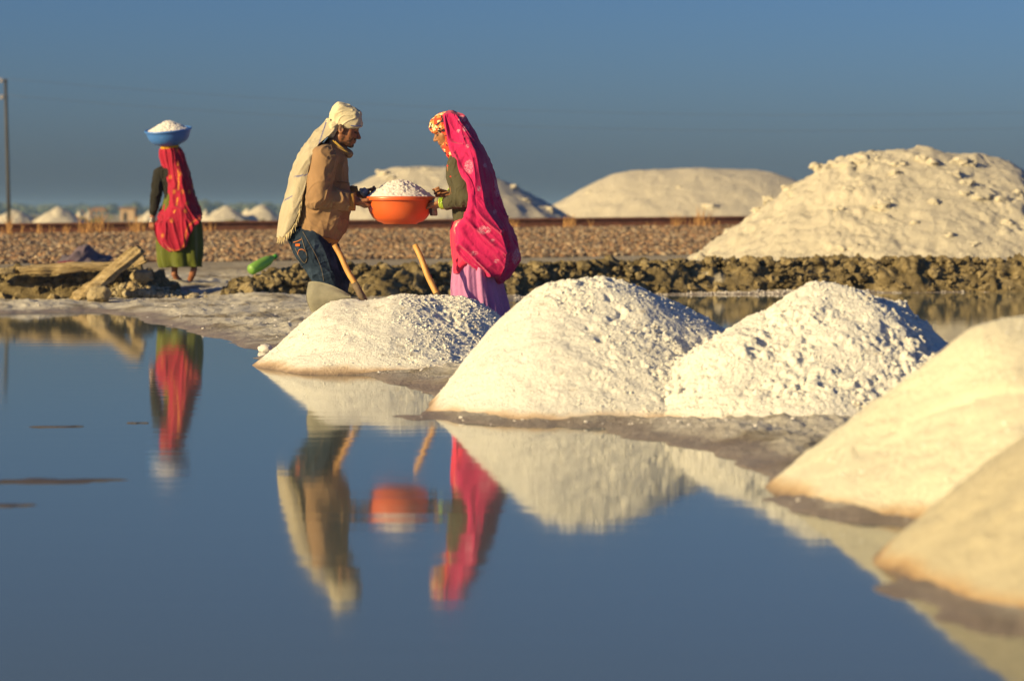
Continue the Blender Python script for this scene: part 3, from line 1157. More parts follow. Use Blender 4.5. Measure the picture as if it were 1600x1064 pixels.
heap_lumps(heap_h, [(1350, 247, .20), (1368, 246, .14), (1299, 256, .12), (1276, 258, .11), (1325, 256, .13), (1418, 240, .07), (1405, 253, .11), (1440, 246, .12), (1455, 250, .13),
                    (1496, 250, .16), (1512, 254, .14), (1489, 270, .12), (1378, 318, .15), (1390, 312, .1), (1330, 294, .12), (1398, 268, .08), (1510, 283, .13), (1530, 305, .16), (1508, 300, .1), (1562, 310, .14),
                    (1232, 292, .1), (1204, 310, .12), (1185, 326, .1), (1240, 300, .08), (1460, 312, .09), (1485, 366, .1), (1520, 380, .1), (1322, 386, .12), (1338, 384, .1), (1095, 400, .10), (1120, 400, .08), (1175, 403, .09),
                    (1590, 300, .1), (1575, 345, .09), (1310, 325, .08), (1430, 345, .07)],
           36.8, ch, M_SALT_BIG, h2[2] + 0.03)

f1, f2, f3 = pk(615, 268, 62), pk(680, 262, 62), pk(730, 266, 62)
f1, f2, f3 = [(a_[0], a_[1], a_[2] - .25) for a_ in (f1, f2, f3)]
cf = [(*f1, 0.66, 0.6, 0.6, 0.6, 0.5), (*f2, 0.6, 0.6, 0.6, 0.6, 0.5), (*f3, 0.6, 0.60, 0.6, 0.6, 0.5)]
HEAP_K[id(cf)] = 0.5
me = build_heap('salt_heap', cf, (-8, 4, 57, 67), 0.06, M_SALT_FAR, lambda X, Y, Z: 0.4 + 0 * X, 0.05, 1.5, 101, 0.03, base=0.1, top=f2[2] + .25, sparse=True)
heap_f = tag(link('salt_heap', me, M_SALT_FAR), 'big salt mound across the tracks, right behind the orange basin', 'salt heap', 'great salt heaps beyond the pan')
heap_lumps(heap_f, [(601, 270, .2), (640, 264, .12), (666, 264, .1), (800, 292, .17), (822, 312, .15), (855, 326, .2), (610, 276, .12)], 62, cf, M_SALT_FAR, f2[2] + .25)

g1, g2, g3 = pk(985, 264, 75), pk(1090, 261, 75), pk(1185, 266, 75)
g1, g2, g3 = [(a_[0], a_[1], a_[2] - .2) for a_ in (g1, g2, g3)]
cg = [(*g1, 0.60, 0.6, 0.6, 0.6, 0.5), (*g2, 0.6, 0.6, 0.6, 0.6, 0.5), (*g3, 0.6, 0.45, 0.6, 0.6, 0.5)]
HEAP_K[id(cg)] = 0.6
me = build_heap('salt_heap', cg, (-1, 14, 69, 81), 0.07, M_SALT_FAR, lambda X, Y, Z: 0.3 + 0 * X, 0.03, 1.5, 113, 0.02, base=0.1, top=g2[2] + 0.16, sparse=True)
heap_g = tag(link('salt_heap', me, M_SALT_FAR), 'long flat-topped salt mound across the tracks, left of the great cream salt mountain', 'salt heap', 'great salt heaps beyond the pan')
heap_lumps(heap_g, [(1110, 322, .24), (1060, 292, .1), (922, 300, .12)], 75, cg, M_SALT_FAR, g2[2] + .16)

# small heaps far off on the flats
FAR = 'small salt heaps far off on the flats'
for px, top, hw, d_, lab in [(22, 327, 38, 140, 'far salt heap standing behind the foot of the utility pole'),
                             (92, 323.5, 42, 140, 'sharp far salt heap just right of the utility pole'),
                             (124, 329, 8, 190, 'tiny white far heap, left one of the pair beside the brown canopy'),
                             (138, 330, 8, 190, 'tiny white far heap, right one of the pair beside the brown canopy'),
                             (234, 330, 20, 180, 'low far salt heap half hidden by the hand of the woman carrying the blue basin'),
                             (322, 327, 10, 200, 'tiny far heap just right of the red veil hem'),
                             (353, 321.5, 42, 150, 'far salt heap between the red veil and the man, left of two'),
                             (386, 326, 14, 190, 'little far heap wedged between the two heaps left of the man'),
                             (408, 319.5, 40, 152, 'far salt heap nearest to the left of the man')]:
    t0 = pk(px, top, d_)
    slope = (t0[2] - 0.3) / (hw / F * d_)
    c_ = [(*t0, slope, slope, slope, slope, 0.12)]
    R_ = hw / F * d_ * 1.15 + 0.3
    o = link('salt_heap', build_heap('salt_heap', c_, (t0[0] - R_, t0[0] + R_, t0[1] - R_, t0[1] + R_), R_ / 32, M_SALT_FAR, lambda X, Y, Z: 0.3 + 0 * X, 0.03, 2.4, int(px), 0.05, base=0.1), M_SALT_FAR)
    tag(o, lab, 'salt heap', FAR)

# a hut and an open canopy far off
M_HUT = plain('hut_clay', (0.42, 0.30, 0.20), 0.95, 0.15, 2)
M_THATCH = plain('thatch', (0.22, 0.13, 0.09), 0.95, 0.3, 3)
M_DARK = plain('dark_opening', (0.04, 0.035, 0.03), 0.9)


def box_v(c, s):
    c, s = np.array(c, float), np.array(s, float) / 2
    v = np.array([(a, b, d) for a in (-1, 1) for b in (-1, 1) for d in (-1, 1)]) * s + c
    f = np.array([(0, 1, 3, 2), (4, 6, 7, 5), (0, 4, 5, 1), (2, 3, 7, 6), (0, 2, 6, 4), (1, 5, 7, 3)])
    return v, f


q = P(201, 337, 210)
hut = empty('hut', (q[0], q[1], 0.2))
tag(hut, 'small clay hut with a flat roof far off on the flats', 'hut')
v, f = box_v((q[0], q[1], 0.75), (1.25, 1.4, 1.1))
link('wall', make_mesh('wall', v, f, False), M_HUT, hut)
v, f = box_v((q[0], q[1], 1.36), (1.5, 1.7, 0.12))
link('roof', make_mesh('roof', v, f, False), M_THATCH, hut)
v, f = box_v((q[0] - 0.2, q[1] - 0.71, 0.62), (0.32, 0.04, 0.8))
link('door', make_mesh('door', v, f, False), M_DARK, hut)
q = P(155, 337, 210)
can = empty('canopy', (q[0], q[1], 0.2))
tag(can, 'brown thatched canopy on thin posts far off between salt heaps', 'canopy')
v, f = loft(np.array([[(q[0] + a * 0.75, q[1] + b * 0.8, z_) for a, b in ((-w_, -w_), (w_, -w_), (w_, w_), (-w_, w_))] for z_, w_ in ((1.12, 1.0), (1.2, 1.0), (1.42, 0.55))]))
link('roof', make_mesh('roof', v, f, False), M_THATCH, can)
for a in (-0.62, 0.62):
    for b in (-0.6, 0.6):
        v, f = tube([(q[0] + a, q[1] + b, 0.1), (q[0] + a, q[1] + b, 0.7), (q[0] + a, q[1] + b, 1.15)], 0.04, 6)
        link('post', make_mesh('post', v, f), M_THATCH, can)

# low scrub and a long dark treeline at the horizon
n_ = 2600
xc = RNG.uniform(-420, 420, n_)
yc = RNG.uniform(900, 1300, n_)
sz = RNG.uniform(1.2, 3.4, n_) * (1 + 0.4 * noise(xc / 60, 0, 0, 55))
v, f, at = scatter_stones(np.stack([xc, yc, 0.3 + sz * 0.5], 1), sz, 1, 0.35, 0.8, np.array([[0.055, 0.065, 0.03]]) * RNG.uniform(0.7, 1.5, (n_, 1)))
tt = NT('far_foliage')
tt.color(tt.attr('tint')).rough(1.0)
tag(link('distant_woodland', make_mesh('distant_woodland', v, f, False, {'tint': at}), tt.m), kind='stuff')
n_ = 500
yc = RNG.uniform(110, 420, n_)
xc = RNG.uniform(-0.4, 0.4, n_) * yc
sz = RNG.uniform(0.1, 0.38, n_)
v, f, at = scatter_stones(np.stack([xc, yc, 0.3 + sz * 0.3], 1), sz, 1, 0.35, 0.7, np.array([[0.10, 0.095, 0.045]]) * RNG.uniform(0.7, 1.5, (n_, 1)))
tag(link('dry_scrub', make_mesh('dry_scrub', v, f, False, {'tint': at}), tt.m), kind='stuff')

# ------------------------------------------------------------------ utility pole and wires
M_IRON = plain('pole_iron', (0.045, 0.04, 0.038), 0.6, 0.2, 5)
M_PORC = plain('insulator_porcelain', (0.40, 0.33, 0.27), 0.4, 0.1, 5)
M_WIRE = plain('wire', (0.09, 0.09, 0.095), 0.6, 0.1, 5)
POLES = []
for i, (pxb, pxt, ytop, d_) in enumerate([(14.5, 8.5, 124, 100.0), (2330, 2326, 140, 106.0)]):
    base = P(pxb, 355, d_)
    base[2] = 0.25
    topp = P(pxt, ytop, d_)
    po = empty('utility_pole', base)
    tag(po, 'thin dark utility pole leaning left at the left edge' if i == 0 else 'thin dark utility pole carrying the far end of the wires', 'utility pole')
    v, f = tube([base, base * .66 + topp * .34, base * .33 + topp * .67, topp], [0.085, 0.075, 0.068, 0.062], 10)
    link('post', make_mesh('post', v, f), M_IRON, po)
    ends = []
    for t_ in (0.985, 0.875):
        c_ = base + (topp - base) * t_
        e_ = c_ + np.array([-0.16, -0.05, 0.0])
        v, f = tube([c_ + np.array([0.1, 0.03, 0]), (c_ + e_) / 2, e_ + np.array([-0.02, 0, 0])], 0.02, 6)
        link('bracket', make_mesh('bracket', v, f), M_IRON, po)
        v, f = tube([e_ + np.array([0, 0, z_]) for z_ in (-0.06, -0.04, 0.0, 0.01, 0.06, 0.07, 0.11, 0.13)], [0.03, 0.06, 0.06, 0.035, 0.055, 0.055, 0.03, 0.02], 10)
        link('insulator', make_mesh('insulator', v, f), M_PORC, po)
        ends.append(e_ + np.array([0, 0, 0.12]))
    POLES.append(ends)
for k, lab in ((0, 'upper of two faint wires strung from the utility pole'), (1, 'lower of two faint wires strung from the utility pole')):
    a, b = POLES[0][k], POLES[1][k]
    t_ = np.linspace(0, 1, 60)[:, None]
    path = a + (b - a) * t_ - np.array([0, 0, 1.35]) * 4 * t_ * (1 - t_)
    v, f = tube(path, 0.0052, 5)
    tag(link('overhead_wire', make_mesh('overhead_wire', v, f), M_WIRE), lab, 'wire', 'overhead wires')

# ------------------------------------------------------------------ the hazy air over the flats
hz = NT('haze_air')
hv = hz.n('ShaderNodeVolumePrincipled')
hv.inputs['Color'].default_value = (0.36, 0.60, 1.0, 1)
hv.inputs['Density'].default_value = 0.00031
hv.inputs['Anisotropy'].default_value = 0.0
hz.t.nodes.remove(hz.b)
hz.l(hv.outputs['Volume'], hz.t.nodes['Material Output'].inputs['Volume'])
v, f = box_v((0, 680, 3.9), (3400, 2040, 10.2))
haze = link('haze', make_mesh('haze', v, f, False), hz.m)
tag(haze, kind='stuff')
SC.cycles.volume_bounces = 1

# ------------------------------------------------------------------ figures
D1, S1 = 15.9, F / 15.9
D2, S2 = 26.5, F / 26.5


def nrm(a):
    a = np.asarray(a, float)
    return a / np.linalg.norm(a)


def head_frame(fwd):
    fwd = nrm(fwd)
    left = nrm(np.cross([0, 0, 1.0], fwd))
    up = np.cross(fwd, left)
    return np.stack([fwd, left, up], 1)


def sculpt_head(S, c, R, s=1.0, ears=True):
    W = lambda *p: c + R @ (s * np.array(p, float))
    S.ell(W(-.015, 0, .038), s * np.array((.098, .076, .084)), .01, R)
    S.ell(W(.038, 0, -.028), s * np.array((.058, .060, .085)), .02, R)
    for y in (-1, 1):
        S.cone(W(-.005, y * .048, -.055), W(.062, y * .016, -.093), s * .022, s * .018, .015)
        S.cone(W(.045, y * .042, -.022), W(.062, y * .03, -.03), s * .024, s * .018, .012)
    S.ell(W(.072, 0, -.098), s * np.array((.020, .024, .017)), .012, R)
    S.cone(W(.082, -.034, .018), W(.082, .034, .018), s * .012, s * .012, .010)
    for y in (-1, 1):
        S.ell(W(.094, y * .031, -.004), s * np.array((.016, .019, .011)), .006, R, sub=True)
        S.ell(W(.076, y * .031, -.005), s * np.array((.0125, .0125, .0115)), .002, R)
    S.cone(W(.088, 0, .004), W(.112, 0, -.034), s * .009, s * .0125, .008)
    for y in (-1, 1):
        S.ell(W(.100, y * .012, -.040), s * np.array((.011, .008, .008)), .005, R)
    S.cone(W(.090, -.017, -.060), W(.090, .017, -.060), s * .0085, s * .0085, .006)
    S.cone(W(.087, -.016, -.073), W(.087, .016, -.073), s * .0095, s * .0095, .004)
    if ears:
        for y in (-1, 1):
            Re = R @ np.array([[.95, -.2 * y, -.2], [.2 * y, .98, 0], [.2, 0, .97]])
            S.ell(W(-.012, y * .080, -.008), s * np.array((.021, .009, .034)), .006, Re)
            S.ell(W(-.006, y * .090, -.006), s * np.array((.010, .006, .018)), .004, Re, sub=True)


def head_tint(v, c, R, s, skin, beard=False):
    q = (v - c) @ R / s
    x, y, z = q.T
    col = np.tile(np.array(skin), (len(v), 1))
    near = (np.abs(q) < 0.16).all(1)
    mixin = lambda m, cc, a: col.__setitem__(slice(None), col * (1 - (m * a)[:, None]) + np.array(cc) * (m * a)[:, None])
    lips = near * sstep(.082, .09, x) * sstep(.014, .009, np.abs(z + .067)) * sstep(.028, .02, np.abs(y))
    mixin(lips, (0.20, 0.07, 0.055), .8)
    brow = near * sstep(.068, .076, x) * sstep(.009, .005, np.abs(z - .023)) * sstep(.012, .016, np.abs(y)) * sstep(.052, .044, np.abs(y))
    mixin(brow, (.012, .009, .008), .95)
    for sy in (-1, 1):
        m = near * (x > .074) * sstep(.0085, .0045, np.abs(z + .008 - .10 * (np.abs(y) - .031))) * sstep(.021, .015, np.abs(y - sy * .031))
        mixin(m, (.020, .011, .009), .9)
    if beard:
        mu = near * sstep(.080, .086, x) * sstep(.008, .005, np.abs(z + .051)) * sstep(.036, .028, np.abs(y))
        mixin(mu, (.010, .008, .007), 1)
        n = noise(v[:, 0] * 90, v[:, 1] * 90, v[:, 2] * 90, 5) * .02
        go = near * np.maximum(sstep(-.080, -.090, z + n) * sstep(.03, .06, x), sstep(-.055, -.075, z + n * 2) * sstep(.0, .01, x) * sstep(.032, .045, np.abs(y)))
        mixin(go, (.03, .018, .012), .8)
        hair = near * sstep(-.02, .0, z + n) * sstep(.026, .016, x + n) * sstep(.05, .06, np.abs(y)) * sstep(-.1, 0.005, x)
        mixin(hair, (.012, .009, .008), .95)
        nape = near * sstep(-.045, -.035, z) * sstep(-.035, -.045, x)
        mixin(nape, (.012, .009, .008), .95)
    return col


def hand(S, w, d, n, side, s=1.0, curl=(25, 45, 35), thumb=(.6, .75, .25), spread=1.0, index=None):
    """w wrist, d along the fingers, n the way the palm faces, side +-1 puts the thumb on one edge"""
    x = nrm(d)
    z = nrm(np.asarray(n, float) - x * (np.asarray(n, float) @ x))
    y = np.cross(z, x) * side
    W = lambda a, b, c: np.asarray(w) + s * (a * x + b * y + c * z)
    tips = []
    S.cone(W(-.03, 0, 0), W(.02, 0, 0), s * .025, s * .026, .012)
    for i, (L, r) in enumerate(zip((.072, .080, .074, .058), (.0090, .0092, .0088, .0080))):
        yy = (.031 - .0212 * i) * spread
        b = (.088 - .004 * abs(i - 1.2), yy, 0.002)
        S.cone(W(.008, yy * .6, 0), W(*b), s * .0165, s * .0125, .010)
        a, pt = 0.0, np.array(b)
        cu = index if (index is not None and i == 0) else curl
        for frac, c_ in zip((.45, .30, .25), cu):
            a += math.radians(c_)
            nx = pt + L * frac * np.array((math.cos(a), 0.05 * (1.5 - i), math.sin(a)))
            S.cone(W(*pt), W(*nx), s * r, s * (r - .0006), .003)
            pt = nx
        tips.append(W(*pt))
    t = nrm(thumb)
    p0, p1 = np.array((.022, .024, .004)), np.array((.022, .024, .004)) + .045 * t
    t2 = nrm(t + np.array((.5, -.25, .1)))
    p2 = p1 + .032 * t2
    p3 = p2 + .027 * nrm(t2 + np.array((.35, -.1, .1)))
    S.chain([W(*p0), W(*p1), W(*p2), W(*p3)], [s * .0165, s * .0115, s * .0098, s * .0082], .006)
    return tips


def skin_material(name):
    t = NT(name)
    t.color(t.mix(t.step(t.noise(40, 4), .3, .7), t.attr('tint'), t.mix(1.0, t.attr('tint'), (.82, .78, .76), 'MULTIPLY'))).rough(.5)
    t.b.inputs['Specular IOR Level'].default_value = .35
    t.bump(t.noise(160, 3), .001)
    return t.m


M_SKIN = skin_material('skin')


def displaced(v, f, fn):
    n = vnormals(v, f)
    return v + n * fn(v, n)[:, None]


def folds(v, d, freq, amp, seed, along=0.25):
    """ridged folds that run along direction d"""
    d = nrm(d)
    a = nrm(np.cross(d, [0.31, 0.87, 0.2]))
    b = np.cross(d, a)
    u, p, q = v @ d, v @ a, v @ b
    w = noise(u * freq * along, p * freq, q * freq, seed)
    r = 1 - 2 * np.abs(noise(u * freq * along * 1.3 + 9, p * freq * 1.2, q * freq * 1.2, seed + 3))
    return amp * (0.6 * w + 0.6 * np.maximum(r, 0) ** 2)


def creases(v, d, across, along, amp, seed, sharp=1.5):
    """sharp cloth creases running along d"""
    d = nrm(d)
    a = nrm(np.cross(d, [0.31, 0.87, 0.2]))
    b = np.cross(d, a)
    u, p, q = v @ d / along, v @ a / across, v @ b / across
    p = p + .8 * noise(u * 1.7, p * .4, q * .4, seed + 1)
    r = np.maximum(1 - 2.3 * np.abs(noise(u, p, q, seed)), 0) ** sharp
    return amp * (r - .3 + .5 * noise(u * .6, p * .45, q * .45, seed + 2))


def finish(name, S, mat, parent, fn=None, attrs=None):
    v, f = S.mesh()
    if fn is not None:
        v = displaced(v, f, fn)
    at = attrs(v) if attrs is not None else None
    return link(name, make_mesh(name, v, f, True, at), mat, parent)


def drape(rows, d0, n, m, fold=None):
    """rows: (py, [(px, depth[, dpy]), ...]) -> lofted closed cloth body with fold displacement"""
    R_ = []
    for py, cps in rows:
        cp = np.array([(c[0], c[1], py + (c[2] if len(c) > 2 else 0)) for c in cps], float)
        k = len(cp)
        t = np.linspace(0, k, m, endpoint=False)
        i = t.astype(int)
        fr = (t - i)[:, None]
        p0, p1, p2, p3 = cp[(i - 1) % k], cp[i % k], cp[(i + 1) % k], cp[(i + 2) % k]
        R_.append(0.5 * (2 * p1 + (p2 - p0) * fr + (2 * p0 - 5 * p1 + 4 * p2 - p3) * fr ** 2 + (3 * p1 - p0 - 3 * p2 + p3) * fr ** 3))
    R_ = interp_cr(np.array(R_), n)
    px, dp, py = R_[..., 0], R_[..., 1], R_[..., 2]
    D = d0 + dp
    pts = np.stack([(px - CX) / F * D, D, H - (py - HY) / F * D], -1)
    v, fs = loft(pts)
    nq = vnormals(v, fs[0])
    ctr = np.concatenate([np.repeat(pts.mean(1)[:, None], m, 1).reshape(-1, 3), pts[0].mean(0)[None], pts[-1].mean(0)[None]])
    sg = np.sign(((v - ctr) * nq).sum(1))
    if np.median(sg) < 0:
        nq = -nq
        fs = [f[:, ::-1] for f in fs]
    if fold is not None:
        th = np.concatenate([np.broadcast_to(np.linspace(0, 1, m, endpoint=False), (n, m)).reshape(-1), [0, 0]])
        tt_ = np.concatenate([np.broadcast_to(np.linspace(0, 1, n)[:, None], (n, m)).reshape(-1), [0, 1]])
        v = v + nq * fold(v, th, tt_)[:, None]
    pxy = np.stack([v[:, 0] / v[:, 1] * F + CX, HY - (v[:, 2] - H) / v[:, 1] * F], 1)
    return v, fs, pxy


def motif_material(name, base, motif, rough=.75, var=.1, translucent=.12, gloss=.2):
    t = NT(name)
    b = np.array(base)
    c = t.ramp(t.noise(7, 4), [(.3, tuple(b * (1 - var))), (.7, tuple(np.minimum(b * (1 + var), 1)))])
    m = t.math('MULTIPLY', t.attr('motif', False), t.step(t.noise(140, 3, .6), .42, .56))
    t.color(t.mix(m, c, motif)).rough(rough)
    t.b.inputs['Specular IOR Level'].default_value = gloss
    t.b.inputs['Sheen Weight'].default_value = .2
    t.bump(t.math('ADD', t.noise(600, 2), t.math('MULTIPLY', t.noise(26, 3, .5, dist=.5), 4.0)), .002)
    if translucent:
        tr_ = t.n('ShaderNodeBsdfTranslucent')
        t.l(t.mix(m, c, motif), tr_.inputs['Color'])
        mx = t.n('ShaderNodeMixShader')
        mx.inputs[0].default_value = translucent
        out = t.t.nodes['Material Output']
        t.l(t.b.outputs[0], mx.inputs[1])
        t.l(tr_.outputs[0], mx.inputs[2])
        t.l(mx.outputs[0], out.inputs['Surface'])
    return t.m


# ---------------------------------------------------------------- the man in the tan jacket
def A(px, py, dy=0.0):
    return P(px, py, D1 + dy)


r1 = lambda p: p / S1
man = empty('person', A(512, 545))
tag(man, 'man in tan jacket, jeans and cream turban cloth, gripping the orange basin', 'person')
hc, hR = A(538, 201), head_frame((.966, -.03, -.259))
S = Sculpt(A(425, 560, -.34), A(605, 150, .34), .0042)
sculpt_head(S, hc, hR, 1.0)
S.cone(A(516, 236), A(533, 212), r1(16), r1(13.5), .02)
S.cone(A(495, 350), A(514, 262), r1(25), r1(26), .03, 1.25)
S.cone(A(512, 244, -.15), A(512, 244, .15), r1(14), r1(14), .03)
S.ell(A(486, 372), (.12, .15, .11), .03)
for sg in (-1, 1):
    S.chain([A(508, 247, sg * .18), A(497 if sg < 0 else 506, 306, sg * .20), A(553, 314 if sg < 0 else 304, sg * .115)], [r1(11), r1(10), r1(7)], .01)
S.chain([A(487, 382, -.09), A(513, 440, -.10), A(502, 532, -.10)], [r1(22), r1(14), r1(9)], .02)
S.chain([A(497, 382, .09), A(527, 438, .10), A(520, 530, .10)], [r1(22), r1(14), r1(9)], .02)
for sg, x0 in ((-1, 502), (1, 520)):
    S.cone(A(x0 - 3, 543, sg * .10), A(x0 + 30, 548, sg * .11), r1(9), r1(6), .01)
HL = hand(S, A(556, 314, -.115), (.70, .28, -.35), (.55, .35, .55), -1, 1.0, (30, 45, 30), (.75, .55, .45))
hand(S, A(557, 304, .115), (.75, -.25, -.10), (.55, -.35, .40), 1, 1.0, (30, 45, 30), (.75, .55, .35))
SK1 = (0.27, 0.115, 0.06)
finish('body', S, M_SKIN, man, None, lambda v: {'tint': head_tint(v, hc, hR, 1.0, SK1, True)})

M_DENIM = NT('denim')
c_ = M_DENIM.ramp(M_DENIM.noise(6, 5, .6), [(.3, (.008, .013, .026)), (.55, (.015, .027, .052)), (.78, (.055, .085, .14))])
M_DENIM.color(c_).rough(.9)
M_DENIM.b.inputs['Specular IOR Level'].default_value = .15
M_DENIM.bump(M_DENIM.math('ADD', M_DENIM.noise(500, 2), M_DENIM.math('MULTIPLY', M_DENIM.noise(22, 3, dist=.6), 3.)), .002)
M_DENIM = M_DENIM.m
S = Sculpt(A(440, 560, -.3), A(560, 345, .3), .0045)
S.ell(A(486, 372), (.148, .185, .15), .03)
S.chain([A(487, 384, -.09), A(512, 438, -.10), A(503, 530, -.10)], [r1(30), r1(21.5), r1(17)], .02)
S.chain([A(499, 384, .09), A(527, 436, .10), A(521, 528, .10)], [r1(29), r1(18), r1(15)], .02)
S.cut(A(455, 352), (-.2, 0, 1))


def jean_fold(v, n):
    kx = A(512, 440)[2]
    kn = np.exp(-((v[:, 2] - kx) / .10) ** 2)
    hp = np.exp(-((v[:, 2] - A(0, 395)[2]) / .08) ** 2)
    return creases(v, (0.35, .1, -1), .075, .25, .008, 71) + (kn + .5 * hp) * creases(v, (.9, .3, .45), .04, .16, .012, 72)


jeans = finish('jeans', S, M_DENIM, man, jean_fold)
M_ORANGE_TH = plain('orange_thread', (.62, .20, .05), .8, .1, 20)
M_TAG = plain('orange_patch', (.80, .16, .02), .7, .05, 20)


def near_surface(px, py, obj_me, off=.003):
    """nearest point of a mesh to the camera on this pixel's line of sight"""
    co = np.empty(len(obj_me.vertices) * 3, np.float32)
    obj_me.vertices.foreach_get('co', co)
    co = co.reshape(-1, 3)
    X = co[:, 0] / co[:, 1] * F + CX
    Y = HY - (co[:, 2] - H) / co[:, 1] * F
    m = (X - px) ** 2 + (Y - py) ** 2 < 6.0
    if not m.any():
        m = (X - px) ** 2 + (Y - py) ** 2 < 60.0
    d = co[m, 1].min() - off if m.any() else D1 - .2
    return P(px, py, d)


def stitch(name, pts, me_, mat, parent, r=.0022, n=16):
    p = interp_cr(np.array(pts, float), n)
    path = np.array([near_surface(a, b, me_, .002) for a, b in p])
    v, f = tube(path, r, 5)
    return link(name, make_mesh(name, v, f), mat, parent)


M_TAN_TH = plain('tan_thread', (.20, .15, .10), .8, .1, 20)
pocket_ring = [(458, 376), (470, 371), (480, 402), (476, 411), (470, 405), (462, 390)]
pts = [near_surface(a, b, jeans.data, .006) for a, b in pocket_ring]
v = np.array(pts + [q + np.array([0, .008, 0]) for q in pts])
k = len(pts)
b_ = Bag()
b_.add(v, [np.array([(0, 1, 2, 5), (2, 3, 4, 5)]), np.array([(i, (i + 1) % k, k + (i + 1) % k, k + i) for i in range(k)])])
pk_ = link('back_pocket', b_.mesh('back_pocket', False), M_DENIM, jeans)
stitch('pocket_stitching', [(458, 379), (465, 377), (471, 374)], jeans.data, M_ORANGE_TH, jeans, .0022)
stitch('pocket_stitching', [(471, 371), (476, 388), (480, 402), (476, 411), (469, 404), (461, 388)], jeans.data, M_TAN_TH, jeans, .002)
stitch('pocket_stitching', [(465, 398), (467, 391), (473, 390), (478, 394)], jeans.data, M_ORANGE_TH, jeans, .0022)
stitch('side_seam', [(473, 362), (483, 380), (494, 400), (502, 420), (506, 440)], jeans.data, M_TAN_TH, jeans, .0012)
q = near_surface(465, 383, jeans.data, .012)
v, f = box_v(q, (.028, .006, .016))
link('pocket_tag', make_mesh('pocket_tag', v, f, False), M_TAG, jeans)

M_JACKET = fabric('tan_jacket', (.265, .16, .088), .10, 650, .1, .85)
M_RIB = fabric('jacket_rib', (.33, .165, .045), .1, 900, .1, .9)
S = Sculpt(A(455, 392, -.36), A(568, 205, .36), .0042)
S.cone(A(513, 254), A(508, 318), r1(29), r1(38), .03, 1.25)
S.cone(A(508, 318), A(495, 358), r1(38), r1(36), .03, 1.2)
S.ell(A(516, 342), (.125, .17, .13), .03)
S.cone(A(510, 243, -.15), A(510, 243, .15), r1(17), r1(17), .03)
S.cut(A(492, 372), (-.25, 0, -1))
# turned-up collar
S.cone(A(519, 223, -.055), A(545, 240, -.03), r1(6.5), r1(5), .01)
S.cone(A(519, 223, .055), A(545, 240, .03), r1(6.5), r1(5), .01)


def jacket_fold(v, n):
    low = sstep(A(0, 330)[2], A(0, 372)[2], v[:, 2])
    return creases(v, (.25, .1, 1), .085, .30, .010, 81) + creases(v, (1, .2, -.5), .05, .16, .006, 82) * (1 - .5 * low) + low * creases(v, (.1, 0, 1), .05, .2, .007, 87)


jacket = finish('jacket', S, M_JACKET, man, jacket_fold)
for sg in (-1, 1):
    sh, el, wr = A(507, 247, sg * .165), A(497.5 if sg < 0 else 507, 305, sg * .205), A(547, 315 if sg < 0 else 305, sg * .125)
    S = Sculpt(A(465, 345, sg * .19 - .16), A(565, 215, sg * .19 + .16), .0042)
    S.chain([sh, el, wr], [r1(19.5), r1(19), r1(14.5)], .012)
    S.cone(A(484, 318, sg * .20), el, r1(8), r1(14), .03)
    S.cut(A(549, 300), (1, 0, 0))

    def sleeve_fold(v, n, el=el, wr=wr, sh=sh):
        ax = nrm(wr - el)
        t_ = (v - el) @ ax / np.linalg.norm(wr - el)
        fo = sstep(-.15, .25, t_)
        eb = np.exp(-(((v - el) ** 2).sum(1)) / .10 ** 2)
        up_ = 1 - fo
        return up_ * creases(v, nrm(el - sh) + np.array([.35, .2, 0]), .06, .18, .010, 83) + eb * creases(v, (.8, .3, .55), .05, .14, .014, 84) + fo * creases(v, np.cross(ax, (.1, 1, .15)) + .35 * ax, .034, .12, .0105, 85)

    finish('sleeve', S, M_JACKET, jacket, sleeve_fold)
S = Sculpt(A(452, 392, -.32), A(545, 340, .32), .0045)
S.cone(A(508, 318), A(495, 358), r1(40), r1(38.5), .03, 1.2)
S.ell(A(516, 342), (.133, .178, .138), .03)
S.cut(A(491, 378), (-.25, 0, -1))
S.cut(A(493, 366), (.25, 0, 1))
finish('waistband', S, M_RIB, jacket, lambda v, n: .004 * noise(v[:, 0] * 40, v[:, 1] * 40, v[:, 2] * 3, 3))
for sg, py in ((-1, 315), (1, 305)):
    S = Sculpt(A(535, 345, sg * .12 - .12), A(570, 280, sg * .12 + .12), .004)
    S.cone(A(543, py, sg * .125), A(560, py, sg * .112), r1(15), r1(14.5), .01)
    S.cut(A(557, py), (1, 0, 0))
    S.cut(A(546, py), (-1, 0, 0))
    finish('cuff', S, M_RIB, jacket, lambda v, n: .003 * noise(v[:, 0] * 60, v[:, 1] * 30, v[:, 2] * 30, 4))
M_LINING = fabric('collar_lining', (.46, .29, .06), .05)
for off in (0, 3.2):
    pts = [A(520 + off, 220 + .4 * off, -.082), A(527 + off, 226 + .4 * off, -.083), A(534 + off, 232 + .4 * off, -.072), A(541 + off, 238 + .4 * off, -.052)]
    v, f = tube(interp_cr(np.array(pts), 12), .0052, 6)
    link('collar_edge', make_mesh('collar_edge', v, f), M_LINING, jacket)
M_SEAM = fabric('jacket_seam', (.16, .09, .05), .05)
stitch('pocket_flap', [(526, 285), (535, 285), (545, 286)], jacket.data, M_SEAM, jacket, .004)
stitch('shoulder_seam', [(517, 226), (521, 240), (524, 256), (522, 276), (517, 292)], jacket.data, M_SEAM, jacket, .0022, 24)

